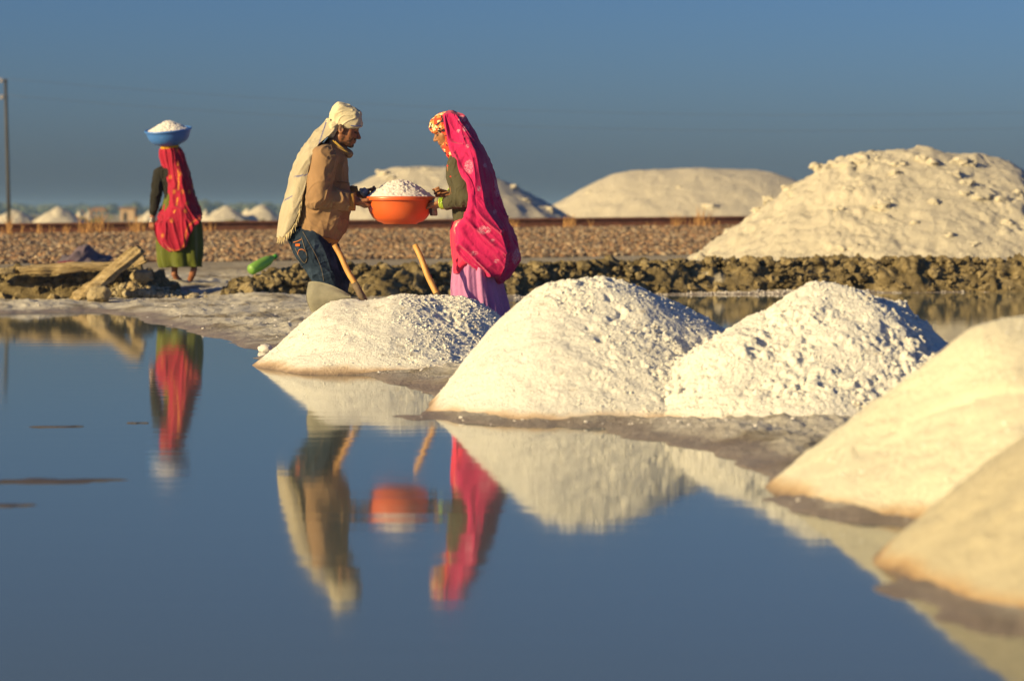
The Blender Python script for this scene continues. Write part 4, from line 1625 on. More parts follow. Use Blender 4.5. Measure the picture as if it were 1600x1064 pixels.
M_TURBAN = fabric('turban_cloth', (.56, .49, .35), .07, 800, .15, .9)
S = Sculpt(A(500, 225, -.16), A(578, 150, .16), .0036)
S.ell(A(541, 189), (r1(26.5), r1(21), r1(18)), .015, hR)
S.cone(A(535, 175.5), A(552, 182), r1(14.5), r1(13.5), .018, 1.25)
S.cone(A(524, 181), A(530, 170), r1(9), r1(8.5), .02, 1.6)
S.cut(A(548, 201.5), (.16, 0, -1), .004)
S.cone(A(518, 194), A(515, 192), r1(8), r1(6), .012, 1.5)
S.cone(A(522, 197, -.045), A(517, 210, -.05), r1(8), r1(6), .012)
S.cone(A(522, 197, .045), A(517, 210, .05), r1(8), r1(6), .012)
S.ell(A(512, 189), (r1(3.5), r1(5), r1(4.5)), .006)
turban = finish('turban', S, M_TURBAN, man, lambda v, n: creases(v, (.9, .3, .55), .035, .14, .006, 91) + creases(v, (.95, .2, -.1), .03, .16, .004, 92))
M_BLUE_ST = fabric('blue_stripe', (.05, .07, .30), .05)
stitch('border_stripe', [(548, 196.5), (556, 197.5), (564, 197)], turban.data, M_BLUE_ST, turban, .003, 10)

M_SHAWL = NT('shawl_cloth')
c_ = M_SHAWL.ramp(M_SHAWL.noise(8, 4), [(.3, (.35, .30, .22)), (.7, (.43, .375, .28))])
c_ = M_SHAWL.mix(M_SHAWL.attr('motif', False), c_, (.07, .08, .26))
M_SHAWL.color(c_).rough(.92)
M_SHAWL.b.inputs['Sheen Weight'].default_value = .15
M_SHAWL.bump(M_SHAWL.math('ADD', M_SHAWL.noise(500, 2), M_SHAWL.math('MULTIPLY', M_SHAWL.noise(24, 3, dist=.5), 4.)), .002)
M_SHAWL = M_SHAWL.m
rows = []
for py, L, Rr, dN in [(189, 510, 517, .02), (196, 503, 521, .045), (206, 493, 522, .075), (216, 485, 514, .10), (226, 477, 502, .135), (240, 469, 491, .175), (262, 459, 483, .20), (288, 451, 478, .205), (312, 445, 473, .20), (340, 438, 465, .19), (362, 435, 455, .17), (371, 434, 447, .15)]:
    md = L + (Rr - L) * .45
    rows.append((py, [(Rr, -dN, -4), (md, -dN * .98, 1), (L + 2, -dN * .55, 1), (L, 0, 0), (L + 2, dN * .55), (md, dN * .98), (Rr, dN, -4), (Rr - 3, dN * .9, -4), (md + 5, dN * .75), (L + 12, 0), (md + 5, -dN * .75, 1), (Rr - 3, -dN * .88, -4)]))
v, fs, pxy = drape(rows, D1, 150, 120, lambda v, th, t: creases(v, (.32, 0, 1), .075, .5, .012, 95) + creases(v, (.36, 0, 1), .035, .3, .006, 96))
st = sstep(1.2, .5, np.abs(pxy[:, 1] - (276 - .16 * (pxy[:, 0] - 463)))) * (pxy[:, 0] > 459)
st += sstep(1.2, .5, np.abs(pxy[:, 1] - (310 - .55 * (pxy[:, 0] - 450)))) * (pxy[:, 0] < 458) * (pxy[:, 0] > 444)
st += sstep(1.3, .5, np.abs(pxy[:, 0] - (508 - .33 * (pxy[:, 1] - 196)))) * (pxy[:, 1] < 226)
shawl = link('shawl', make_mesh('shawl', v, fs, True, {'motif': np.clip(st, 0, 1)}), M_SHAWL, man)
b_ = Bag()
for i in range(70):
    t_ = i / 69
    ed = interp_cr(np.array([(473, 302), (470, 320), (466, 338), (457, 356), (448, 366), (440, 371), (435, 368)], float), 100)[int(t_ * 99)]
    dd = -.20 + .06 * t_ + RNG.uniform(-.006, .006)
    p0 = P(ed[0], ed[1], D1 + dd)
    L_ = RNG.uniform(.025, .055)
    path = p0 + np.linspace(0, 1, 4)[:, None] * np.array([RNG.uniform(-.02, .005), RNG.uniform(-.006, .006), -L_])
    b_.add(*tube(path, [.0022, .0024, .002, .0012], 5))
link('fringe', b_.mesh('fringe'), plain('fringe_yarn', (.56, .46, .28), .9, .1, 30), shawl)

# rags tied round his hands
M_RAG = fabric('grey_rag', (.34, .35, .38), .35, 400, .1, .9)
M_RAG2 = fabric('purple_thread', (.16, .05, .13), .2)
for c_, r_ in ((A(571, 301, .06), (.030, .035, .024)), (A(574, 317, -.065), (.026, .03, .022))):
    S = Sculpt(c_ - .07, c_ + .07, .003)
    S.ell(c_, r_, .01)
    S.ell(c_ + np.array([-.018, .01, .014]), np.array(r_) * .6, .012)
    finish('hand_rag', S, M_RAG, man, lambda v, n: .010 * noise(v[:, 0] * 70, v[:, 1] * 70, v[:, 2] * 70, 6))
for x0, y0, x1, y1 in [(577, 314, 582, 328), (579, 315, 584, 326), (576, 316, 580, 331)]:
    v, f = tube([A(x0, y0, -.075), A((x0 + x1) / 2 + 1, (y0 + y1) / 2, -.11), A(x1, y1, -.12)], .0022, 5)
    link('rag_thread', make_mesh('rag_thread', v, f), M_RAG2, man)

# ---------------------------------------------------------------- the woman in pink
wom = empty('person', A(745, 540))
tag(wom, 'woman in bright pink sari veil, olive jacket and lavender skirt, gripping the orange basin', 'person')
wc, wR = A(700, 204), head_frame((-.94, -.05, -.34))
ws = .93
S = Sculpt(A(655, 560, -.34), A(800, 165, .34), .0042)
sculpt_head(S, wc, wR, ws, False)
S.cone(A(716, 246), A(706, 222), r1(12), r1(11), .02)
S.cone(A(731, 345), A(718, 262), r1(20), r1(20), .03, 1.3)
S.cone(A(717, 254, -.12), A(717, 254, .12), r1(12), r1(12), .03)
S.ell(A(745, 372), (.12, .15, .12), .03)
S.chain([A(718, 258, -.15), A(731, 309, -.19), A(694, 318, -.115)], [r1(10), r1(9.5), r1(6)], .01)
S.chain([A(718, 258, .15), A(728, 306, .19), A(705, 304, .115)], [r1(10), r1(9.5), r1(6)], .01)
for sg in (-1, 1):
    S.chain([A(745, 382, sg * .08), A(735, 450, sg * .09), A(752, 533, sg * .09)], [r1(19), r1(12), r1(8)], .02)
    S.cone(A(754, 540, sg * .09), A(727, 545, sg * .10), r1(8), r1(5), .01)
hand(S, A(692, 318, -.115), (-.72, .30, -.18), (-.45, .45, .5), 1, .95, (22, 45, 35), (.88, .25, -.40), index=(0, 8, 5))
hand(S, A(703, 305, .115), (-.85, -.25, -.12), (-.35, -.5, .25), -1, .95, (50, 60, 45), (.85, .3, .35))
SK2 = (0.30, 0.135, 0.06)
finish('body', S, M_SKIN, wom, None, lambda v: {'tint': head_tint(v, wc, wR, ws, SK2)})

t = NT('printed_scarf')
vo = t.n('ShaderNodeTexVoronoi')
vo.inputs['Scale'].default_value = 60
wv_ = t.n('ShaderNodeMix')
wv_.data_type = 'VECTOR'
wv_.inputs['Factor'].default_value = .03
ns_ = t.n('ShaderNodeTexNoise')
ns_.inputs['Scale'].default_value = 45
t.l(t.co, ns_.inputs['Vector'])
t.l(t.co, wv_.inputs[4])
t.l(ns_.outputs['Color'], wv_.inputs[5])
t.l(wv_.outputs[1], vo.inputs['Vector'])
sv = t.n('ShaderNodeSeparateColor')
t.l(vo.outputs['Color'], sv.inputs[0])
c_ = t.ramp(sv.outputs[0], [(.0, (.62, .045, .02)), (.30, (.70, .06, .025)), (.34, (.70, .25, .06)), (.55, (.75, .30, .10)), (.58, (.72, .62, .36)), (.72, (.72, .62, .36)), (.75, (.03, .015, .03)), (1.0, (.07, .02, .10))])
for e in [n_ for n_ in t.t.nodes if n_.type == 'VALTORGB']:
    e.color_ramp.interpolation = 'CONSTANT'
t.color(c_).rough(.85)
M_SCARF = t.m
S = Sculpt(A(660, 255, -.14), A(735, 165, .14), .0036)
WW = lambda *p: wc + wR @ (ws * np.array(p, float))
S.ell(WW(.005, 0, .055), ws * np.array((.120, .092, .080)), .02, wR)
S.ell(WW(-.025, 0, -.02), ws * np.array((.085, .092, .115)), .02, wR)
S.ell(WW(.135, 0, -.052), ws * np.array((.098, .075, .068)), .008, wR, sub=True)
S.cone(A(703, 228), A(714, 242), r1(13), r1(15), .015, 1.2)
finish('headscarf', S, M_SCARF, wom, lambda v, n: folds(v, (-.3, .2, 1), 20, .005, 111, .3))
M_OLIVE = fabric('olive_jacket', (.062, .056, .034), .15, 600, .08, .85)
S = Sculpt(A(680, 362, -.34), A(765, 232, .34), .0042)
S.cone(A(718, 262), A(726, 300), r1(20), r1(20), .03, 1.35)
S.cone(A(726, 300), A(733, 345), r1(20), r1(25), .03, 1.3)
S.ell(A(713, 276), (.058, .11, .075), .03)
S.cone(A(717, 254, -.12), A(717, 254, .12), r1(14.5), r1(14.5), .03)
S.cut(A(722, 349.5), (-.12, 0, -1))


def olive_fold(v, n):
    return creases(v, (.25, .1, 1), .06, .2, .008, 121) + creases(v, (1, .2, .4), .05, .15, .004, 123)


ojk = finish('jacket', S, M_OLIVE, wom, olive_fold)
for sg in (-1, 1):
    sh, el, wr = A(717, 258, sg * .145), A(729 if sg < 0 else 727, 308, sg * .195), A(699 if sg < 0 else 708, 318 if sg < 0 else 304, sg * .125)
    S = Sculpt(A(690, 340, sg * .18 - .14), A(760, 232, sg * .18 + .14), .0042)
    S.chain([sh, el, wr], [r1(15.5), r1(16), r1(10.5)], .012)

    def ol_sleeve(v, n, el=el, wr=wr, sh=sh):
        ax = nrm(wr - el)
        fo = sstep(-.15, .25, (v - el) @ ax / np.linalg.norm(wr - el))
        eb = np.exp(-(((v - el) ** 2).sum(1)) / .08 ** 2)
        return (1 - fo) * creases(v, nrm(el - sh) + np.array([-.3, .2, 0]), .05, .16, .008, 124) + eb * creases(v, (.6, .2, .8), .03, .12, .011, 125) + fo * creases(v, np.cross(ax, (.1, 1, .15)) + .5 * ax, .03, .1, .006, 126)

    finish('sleeve', S, M_OLIVE, ojk, ol_sleeve)
M_REDTRIM = plain('red_trim', (.70, .02, .03), .7, .05, 20)
stitch('pocket_trim', [(703.5, 276), (707, 276.5), (711, 276)], ojk.data, M_REDTRIM, ojk, .0045, 8)
stitch('pocket_trim', [(698.5, 259), (700.5, 260)], ojk.data, M_REDTRIM, ojk, .004, 6)
S = Sculpt(A(690, 258, -.1), A(722, 228, .1), .0036)
S.cone(A(712, 238, -.02), A(699, 243.5, -.05), r1(5), r1(1.6), .008)
S.cone(A(712, 238, .02), A(699, 243.5, .03), r1(5), r1(1.6), .008)
S.cone(A(709, 234), A(712, 243), r1(11), r1(12), .01, 1.2)
finish('blouse_collar', S, M_REDTRIM, wom)

M_SARI = motif_material('pink_sari', (.48, .005, .100), (.72, .62, .74), .7, .10, 0.0)
M_SARI2 = motif_material('coral_sari', (.74, .025, .095), (.85, .62, .55), .7, .08, .10)
rows = []
VR = [(172.5, 701, 704, 708, .008, .014), (176, 696, 705, 715, .04, .052), (183, 690, 709, 727, .068, .088), (195, 692, 716, 737, .088, .105), (205, 695, 724, 743, .098, .120), (217, 699, 731, 750, .112, .15),
      (232, 705, 737, 758, .145, .20), (250, 711, 743, 766, .195, .245), (270, 722, 747, 773, .235, .270), (290, 732, 751, 778, .262, .285), (310, 735, 754, 783, .268, .290), (325, 734, 757, 787, .26, .29),
      (340, 729, 766, 792, .245, .285), (355, 718, 776, 799, .225, .28), (375, 712, 783, 805, .21, .275), (393, 714, 787, 809, .205, .265), (407, 727, 787, 810, .205, .25), (420, 745, 786, 806, .19, .225), (432, 760, 782, 796, .16, .18), (442, 774, 778, 783, .05, .06)]
for py, L, G, Rr, dL, dG in VR:
    rows.append((py, [(L, -dL), ((L * .55 + G * .45), -(dL * .35 + dG * .65) * 1.02), (G, -dG), (G + (Rr - G) * .12, -dG * .93), (G + (Rr - G) * .62, -dG * .45), (Rr, .02), (G + (Rr - G) * .68, dG * .55), (G, dG), (L, dL), (L + 8, .0)]))


def veil_fold(v, th, t):
    up_ = sstep(.66, .42, t)
    lo = 1 - up_
    hd = sstep(.04, .12, t)
    return hd * (up_ * (creases(v, (-.26, .1, 1), .075, .75, .017, 131) + creases(v, (-.22, .1, 1), .034, .4, .006, 132)) + lo * (creases(v, (.72, .1, -.66), .085, .5, .026, 133) + creases(v, (.6, .1, -.75), .036, .3, .008, 134)))


v, fs, pxy = drape(rows, D1, 300, 230, veil_fold)
mo = np.zeros(len(v))
for mx, my, rx, ry in [(732, 261, 9, 13), (757, 359, 13, 8), (770, 376, 4, 4), (741, 396, 6, 5), (806, 402, 7, 15), (730, 229, 4, 4), (758, 259, 4, 5), (748, 295, 4, 5), (777, 293, 6, 17), (773, 331, 4, 5), (722, 186, 8, 7), (728, 200, 7, 7), (776, 408, 5, 5), (716, 205, 3, 4)]:
    dd = np.hypot((pxy[:, 0] - mx) / rx, (pxy[:, 1] - my) / ry)
    ang = np.arctan2(pxy[:, 1] - my, pxy[:, 0] - mx)
    mo = np.maximum(mo, sstep(1.0, .75, dd / (.85 + .25 * noise(ang * 1.6, mx, dd * 2, 4))))
link('sari_veil', make_mesh('sari_veil', v, fs, True, {'motif': mo * .4}), M_SARI, wom)
rows = [(py, [(L, -.05), (L + (Rr - L) * .3, -dN), (L + (Rr - L) * .75, -dN), (Rr, 0), (L + (Rr - L) * .75, dN), (L + (Rr - L) * .3, dN), (L, .05)]) for py, L, Rr, dN in
        [(343, 712, 755, .15), (352, 709, 765, .175), (366, 708, 770, .19), (384, 709, 772, .195), (398, 710, 768, .19), (408, 709.5, 750, .18), (418, 709, 728, .16), (427, 708.5, 723, .14)]]
v, fs, pxy = drape(rows, D1, 120, 160, lambda v, th, t: creases(v, (.12, 0, 1), .06, .4, .012, 141))
dd = np.hypot((pxy[:, 0] - 716) / 9, (pxy[:, 1] - 357) / 15)
link('sari_front', make_mesh('sari_front', v, fs, True, {'motif': sstep(1, .4, dd)}), M_SARI2, wom)
M_LAV = motif_material('lavender_skirt', (.48, .20, .43), (.6, .3, .5), .8, .06, .12)
rows = [(py, [(L, -.04), (L + (Rr - L) * .25, -dN), (L + (Rr - L) * .7, -dN), (Rr, 0), (L + (Rr - L) * .7, dN), (L + (Rr - L) * .25, dN), (L, .04)]) for py, L, Rr, dN in
        [(385, 716, 775, .15), (400, 713, 777, .165), (425, 710, 780, .185), (450, 709, 785, .20), (475, 710, 793, .22), (500, 711, 797, .235), (522, 712, 799, .24), (538, 713, 799, .24)]]


def skirt_fold(v, th, t):
    ph = 2 * np.pi * 13 * (th + .012 * noise(t * 3, th * 9, 0, 5))
    return (.004 + .016 * t) * (np.sin(ph) + .35 * np.sin(2.3 * ph + 1)) + .006 * noise(th * 40, t * 3, 0, 151)


v, fs, pxy = drape(rows, D1, 130, 260, skirt_fold)
link('skirt', make_mesh('skirt', v, fs, True, {'motif': np.zeros(len(v))}), M_LAV, wom)

M_GLASS = NT('green_bangle')
M_GLASS.color((.42, .62, .06)).rough(.15)
M_GLASS = M_GLASS.m
for (cx_, cy_, dy, ang), k in (((693.5, 318, -.115, .25), 3), ((705, 303.5, .115, .1), 2)):
    for i in range(k):
        c_ = A(cx_ - 2.2 * i, cy_, dy)
        ax = nrm((-1, .35 * np.sign(-dy), -.15 + ang * 0))
        a_ = nrm(np.cross(ax, (0, 0, 1)))
        bb = np.cross(a_, ax)
        th = np.linspace(0, 2 * np.pi, 29)
        path = c_ + .037 * (np.cos(th)[:, None] * a_ + np.sin(th)[:, None] * bb)
        v, f = tube(path, .0042, 6, False)
        link('bangle', make_mesh('bangle', v, f), M_GLASS, wom)
M_GLOVE = fabric('grey_hand_wrap', (.23, .20, .15), .25, 400, .1, .9)
S = Sculpt(A(664, 345, -.17), A(696, 302, .02), .0032)
S.cone(A(684, 317, -.10), A(676, 320, -.075), r1(8), r1(7.5), .008)
S.cone(A(676, 321, -.07), A(678, 332, -.06), r1(6), r1(5), .008)
finish('hand_wrap', S, M_GLOVE, wom, lambda v, n: .006 * noise(v[:, 0] * 50, v[:, 1] * 50, v[:, 2] * 50, 7))
M_GLOVE2 = fabric('dark_hand_wrap', (.045, .035, .045), .25, 400, .1, .9)
S = Sculpt(A(664, 350, -.15), A(692, 318, .05), .0032)
for i in range(4):
    S.cone(A(673 + 2.2 * i, 326, -.08 + .018 * i), A(674 + 2.4 * i, 335, -.06 + .018 * i), r1(3.2), r1(2.6), .003)
finish('wrapped_fingers', S, M_GLOVE2, wom)

# ---------------------------------------------------------------- basins and their salt
def lathe(prof, m=96):
    th = np.linspace(0, 2 * np.pi, m, endpoint=False)
    p = np.array(prof, float)
    rings = np.stack([p[:, 0:1] * np.cos(th), p[:, 0:1] * np.sin(th), np.broadcast_to(p[:, 1:2], (len(p), m))], -1)
    return loft(rings)


def plastic(name, c, tr=.25):
    t = NT(name)
    b = np.array(c)
    sc = t.noise(30, 5, .6, t.stretch(1, 1, 3))
    t.color(t.mix(t.step(sc, .62, .75), tuple(b), tuple(np.minimum(b * .7 + .16, 1)))).rough(t.ramp(t.noise(24, 4), [(.3, (.34,) * 3), (.7, (.52,) * 3)]))
    t.b.inputs['Specular IOR Level'].default_value = .8
    tr_ = t.n('ShaderNodeBsdfTranslucent')
    tr_.inputs['Color'].default_value = (*c, 1)
    mx = t.n('ShaderNodeMixShader')
    mx.inputs[0].default_value = tr
    t.l(t.b.outputs[0], mx.inputs[1])
    t.l(tr_.outputs[0], mx.inputs[2])
    t.l(mx.outputs[0], t.t.nodes['Material Output'].inputs['Surface'])
    return t.m


def salt_dome(R0, h, n=110, seed=3, sharp=1.75):
    rr = np.linspace(0, 1, n)[:, None]
    th = np.linspace(0, 2 * np.pi, 200, endpoint=False)[None, :]
    X, Y = R0 * rr * np.cos(th), R0 * rr * np.sin(th)
    Z = h * (1 - rr ** sharp) * (1 + .08 * noise(X * 9, Y * 9, 0, seed)) + 0 * th
    c1, i1 = cells(X * 75, Y * 75, Z * 75, seed)
    Z = Z + .008 * (.6 - c1) * (.2 + 1.3 * i1) + .006 * fbm(X * 40, Y * 40, Z * 40, seed, 3)
    v = np.stack([X, Y, Z], -1).reshape(-1, 3)
    vb = np.stack([X[-1] * .97, Y[-1] * .97, 0 * X[-1] - .03], -1)
    v = np.concatenate([v, vb, [[0, 0, -.03]]])
    f = grid_faces(n + 1, 200, True)
    k = n * 200
    j = np.arange(200)
    return v, [f, np.stack([k + j, np.full(200, k + 200), k + (j + 1) % 200], 1)]


BAS = [(0.0, 0.0), (.095, 0.0), (.10, -.004), (.112, -.004), (.118, .003), (.150, .014), (.182, .040), (.203, .075), (.216, .115), (.2225, .150), (.2245, .155), (.2345, .1555), (.2375, .160), (.2375, .176), (.2345, .179), (.2265, .179), (.222, .172), (.212, .118), (.196, .07), (.165, .03), (.12, .012), (0.0, .010)]
bc = A(625, 349.5)
basin = empty('basin', bc)
v, f = lathe(BAS)
M_OR = plastic('orange_plastic', (.86, .16, .035), .35)
tag(basin, 'orange plastic basin heaped with salt, held between the man and the woman', 'basin', 'salt carrying basins')
link('bowl', make_mesh('bowl', v + bc, f), M_OR, basin)
b_ = Bag()
ring = lambda r_, z_, k_: tube(np.stack([r_ * np.cos(np.linspace(0, 2 * np.pi, 97)), r_ * np.sin(np.linspace(0, 2 * np.pi, 97)), np.full(97, z_)], 1) + bc, k_, 6, False)
b_.add(*ring(.2385, .1575, .0035))
link('rim_bead', b_.mesh('rim_bead'), M_OR, basin)
v, f = salt_dome(.226, .112)
o = link('salt_load', make_mesh('salt_load', v + bc + np.array([0, 0, .172]), f), M_SALT_LOAD)
tag(o, 'mound of coarse pinkish white salt heaped in the orange basin', 'salt')

# ---------------------------------------------------------------- the woman walking away
def B(px, py, dy=0.0):
    return P(px, py, D2 + dy)


r2 = lambda p: p / S2
wal = empty('person', B(288, 436))
tag(wal, 'barefoot woman in red veil and green skirt walking away under the blue basin', 'person')
c2_, R2 = B(267.5, 247, -.01), head_frame((.15, .98, -.05))
S = Sculpt(B(222, 448, -.36), B(325, 222, .36), .005)
sculpt_head(S, c2_, R2, .86, False)
S.cone(B(267, 272), B(267, 256), r2(8), r2(7.5), .02)
S.cone(B(276, 322), B(268, 274), r2(15), r2(16), .03, .8)
S.cone(B(252, 270), B(284, 271), r2(8), r2(8), .03)
S.ell(B(280, 338), (.15, .12, .11), .03)
S.chain([B(249, 270), B(243, 303, -.02), B(238, 340, -.04)], [r2(6.5), r2(5.5), r2(4)], .01)
S.chain([B(288, 271), B(297, 306, -.03), B(300, 335, .0)], [r2(6.5), r2(5.5), r2(4)], .01)
S.chain([B(271, 345, .04), B(272, 385, .10), B(273, 426, .06)], [r2(12), r2(8), r2(4.6)], .02)
S.chain([B(292, 345, -.02), B(300, 385, .02), B(303, 419, -.10)], [r2(12), r2(8.5), r2(5)], .02)
S.chain([B(272.5, 428, .05), B(276, 434.5, .08), B(281, 436.5, .16)], [r2(4.8), r2(4.4), r2(3)], .01)
S.chain([B(303, 421, -.13), B(301, 428, -.10), B(298, 435.5, -.02), B(296, 436.5, .02)], [r2(5), r2(5), r2(4.4), r2(3)], .01)
hand(S, B(238, 344, -.04), (-.1, .05, -1), (.6, .7, .1), 1, .9, (30, 45, 35))
finish('body', S, M_SKIN, wal, None, lambda v: {'tint': head_tint(v, c2_, R2, .86, (.26, .105, .055))})
M_BLACK = fabric('black_blouse', (.018, .017, .015), .2, 500, .05, .85)
S = Sculpt(B(225, 345, -.3), B(312, 254, .3), .005)
S.cone(B(268, 274), B(277, 318), r2(18), r2(17), .03, .8)
S.cone(B(252, 270), B(284, 271), r2(10), r2(10), .03)
S.chain([B(249.5, 270), B(244, 303, -.02), B(239.5, 333, -.04)], [r2(9.5), r2(8.5), r2(6)], .01)
S.chain([B(288, 271), B(296, 304, -.02), B(300, 328, .0)], [r2(8.5), r2(8), r2(6)], .01)
finish('blouse', S, M_BLACK, wal, lambda v, n: creases(v, (-.2, 0, 1), .06, .15, .010, 161))
M_GREEN = motif_material('green_skirt', (.085, .10, .010), (.3, .3, .05), .8, .2, .0)
rows = [(py, [(L, 0), (L + (Rr - L) * .2, -dN * .9), (L + (Rr - L) * .75, -dN), (Rr, 0), (L + (Rr - L) * .75, dN), (L + (Rr - L) * .2, dN)]) for py, L, Rr, dN in
        [(298, 258, 294, .09), (312, 256, 300, .12), (330, 252, 308, .16), (350, 247, 313, .19), (375, 246, 315, .21), (398, 247, 315, .215), (410, 249, 314, .215), (417, 252, 314, .21)]]
v, fs, pxy = drape(rows, D2, 110, 220, lambda v, th, t: (.003 + .024 * t) * np.sin(2 * np.pi * 9 * (th + .02 * noise(t * 2, th * 6, 0, 6))) + .012 * t * noise(th * 34, t * 2, 0, 171))
link('skirt', make_mesh('skirt', v, fs, True, {'motif': np.zeros(len(v))}), M_GREEN, wal)
M_RED = motif_material('red_veil', (.31, .003, .030), (.75, .38, .03), .75, .12, 0.0)
rows = []
for py, L, Rr, dN, sk in [(229, 259, 277, .05, 0), (231, 254, 281, .10, 0), (239, 250.5, 285, .125, 0), (248, 251.5, 288, .135, 0), (257, 255, 291, .14, 0), (268, 257.5, 295, .15, 0), (281, 258.5, 297.5, .165, 0), (294, 259, 300.5, .17, 0),
                          (307, 259.5, 304.5, .18, 0), (319, 257, 309, .20, 0), (330, 251, 313, .235, 0), (341, 248, 313.5, .25, 0), (350, 243.5, 307, .265, 0), (359, 242.5, 299, .27, 0), (368, 244, 294, .275, 0), (378, 248, 292, .28, 0), (386, 254, 288.5, .28, 0), (393, 264, 279, .28, 0)]:
    q_ = float(sstep(325, 352, py))
    bk = .12 * (1 - q_) - .17 * q_
    rows.append((py, [(L, -.03 * (1 - q_) - .19 * q_), (L + (Rr - L) * .22, -dN * (.82 + .14 * q_)), (L + (Rr - L) * .6, -dN), (Rr - 1, -dN * (.5 + .46 * q_)), (Rr, -.22 * q_), (L + (Rr - L) * .7, bk), (L + (Rr - L) * .3, bk), (L + 1, .04 * (1 - q_) - .18 * q_)]))
v, fs, pxy = drape(rows, D2, 240, 180, lambda v, th, t: sstep(.03, .1, t) * (creases(v, (-.22, 0, 1), .065, .6, .020, 181) + creases(v, (-.2, 0, 1), .035, .3, .007, 182)))
gx_ = interp_cr(np.array([(277, 230), (277, 245), (278, 262), (279, 285), (278, 305), (276, 320), (272, 332)], float), 60)
dl = np.sqrt(((pxy[:, None, :] - gx_[None]) ** 2).sum(-1)).min(1)
mo = sstep(1.7, .9, dl) * sstep(-.25, .25, noise(pxy[:, 1] * .16, 0, 0, 9))
for mx, my in [(266, 277), (262, 311), (281, 272), (290, 330), (293, 318), (268, 345), (254, 368), (285, 300), (272, 300), (296, 300), (302, 290)]:
    mo = np.maximum(mo, .7 * sstep(3.2, 1.6, np.hypot(pxy[:, 0] - mx, (pxy[:, 1] - my) * .7)))
hem = interp_cr(np.array([(313, 341), (304, 345), (293, 356), (290, 368), (287, 384), (276, 392), (262, 388)], float), 80)
mo = np.maximum(mo, .6 * sstep(1.8, .8, np.sqrt(((pxy[:, None, :] - hem[None]) ** 2).sum(-1)).min(1)))
link('veil', make_mesh('veil', v, fs, True, {'motif': np.clip(mo, 0, 1) * .8 * (v[:, 1] < D2 + .05)}), M_RED, wal)
M_SILVER = plain('silver', (.6, .6, .6), .3, .05, 10)
M_SILVER.node_tree.nodes['Principled BSDF'].inputs['Metallic'].default_value = .8
for i in range(3):
    th = np.linspace(0, 2 * np.pi, 25)
    path = B(238, 341 + 2.6 * i, -.04) + .034 * np.stack([np.cos(th), np.sin(th), .15 * np.cos(th)], 1)
    v, f = tube(path, .0055, 6, False)
    link('bangle', make_mesh('bangle', v, f), M_SILVER, wal)
M_YEL = fabric('yellow_head_ring', (.68, .34, .02), .15)
th = np.linspace(0, 2 * np.pi, 49)
path = B(265.5, 230.0, -.01) + np.stack([.078 * np.cos(th), .078 * np.sin(th), .006 * np.sin(9 * th)], 1)
v, f = tube(path, .026, 10, False)
o = tag(link('head_ring', make_mesh('head_ring', v, f), M_YEL), 'yellow cloth ring cushioning the blue basin on the red veil', 'head ring')
bb_ = B(265, 226.5, -.01)
rx, ry = math.radians(-8.5), math.radians(-4.5)
Rm = np.array([[math.cos(ry), 0, math.sin(ry)], [0, 1, 0], [-math.sin(ry), 0, math.cos(ry)]]) @ np.array([[1, 0, 0], [0, math.cos(-rx), -math.sin(-rx)], [0, math.sin(-rx), math.cos(-rx)]])
v, f = lathe(BAS)
v = (v * [1.10, 1.10, .97] + [0, 0, .004]) @ Rm.T + bb_
basin2 = empty('basin', bb_)
tag(basin2, 'blue plastic basin of salt tilted on the head of the woman in the red veil', 'basin', 'salt carrying basins')
link('bowl', make_mesh('bowl', v, f), plastic('blue_plastic', (.055, .20, .62), .20), basin2)
v, f = salt_dome(.232, .105, 60, 9, 1.2)
v = (v + [0, 0, .162]) @ Rm.T + bb_
tag(link('salt_load', make_mesh('salt_load', v, f), M_SALT_LOAD), 'peaked mound of pale salt heaped in the blue basin', 'salt')

# ------------------------------------------------------------------ hoes stuck in the low ridge
M_ASH = NT('hoe_wood')
w_ = M_ASH.noise(30, 5, .6, M_ASH.stretch(1.0, 1.0, .15))
M_ASH.color(M_ASH.ramp(w_, [(.3, (.36, .17, .045)), (.7, (.62, .34, .10))])).rough(.6)
M_ASH = M_ASH.m
M_HOE = plain('hoe_iron', (.215, .20, .155), .75, .25, 14, .002, .4)
M_SLEEVE = plain('hoe_sleeve_iron', (.14, .10, .07), .7, .3, 20, .002, .3)


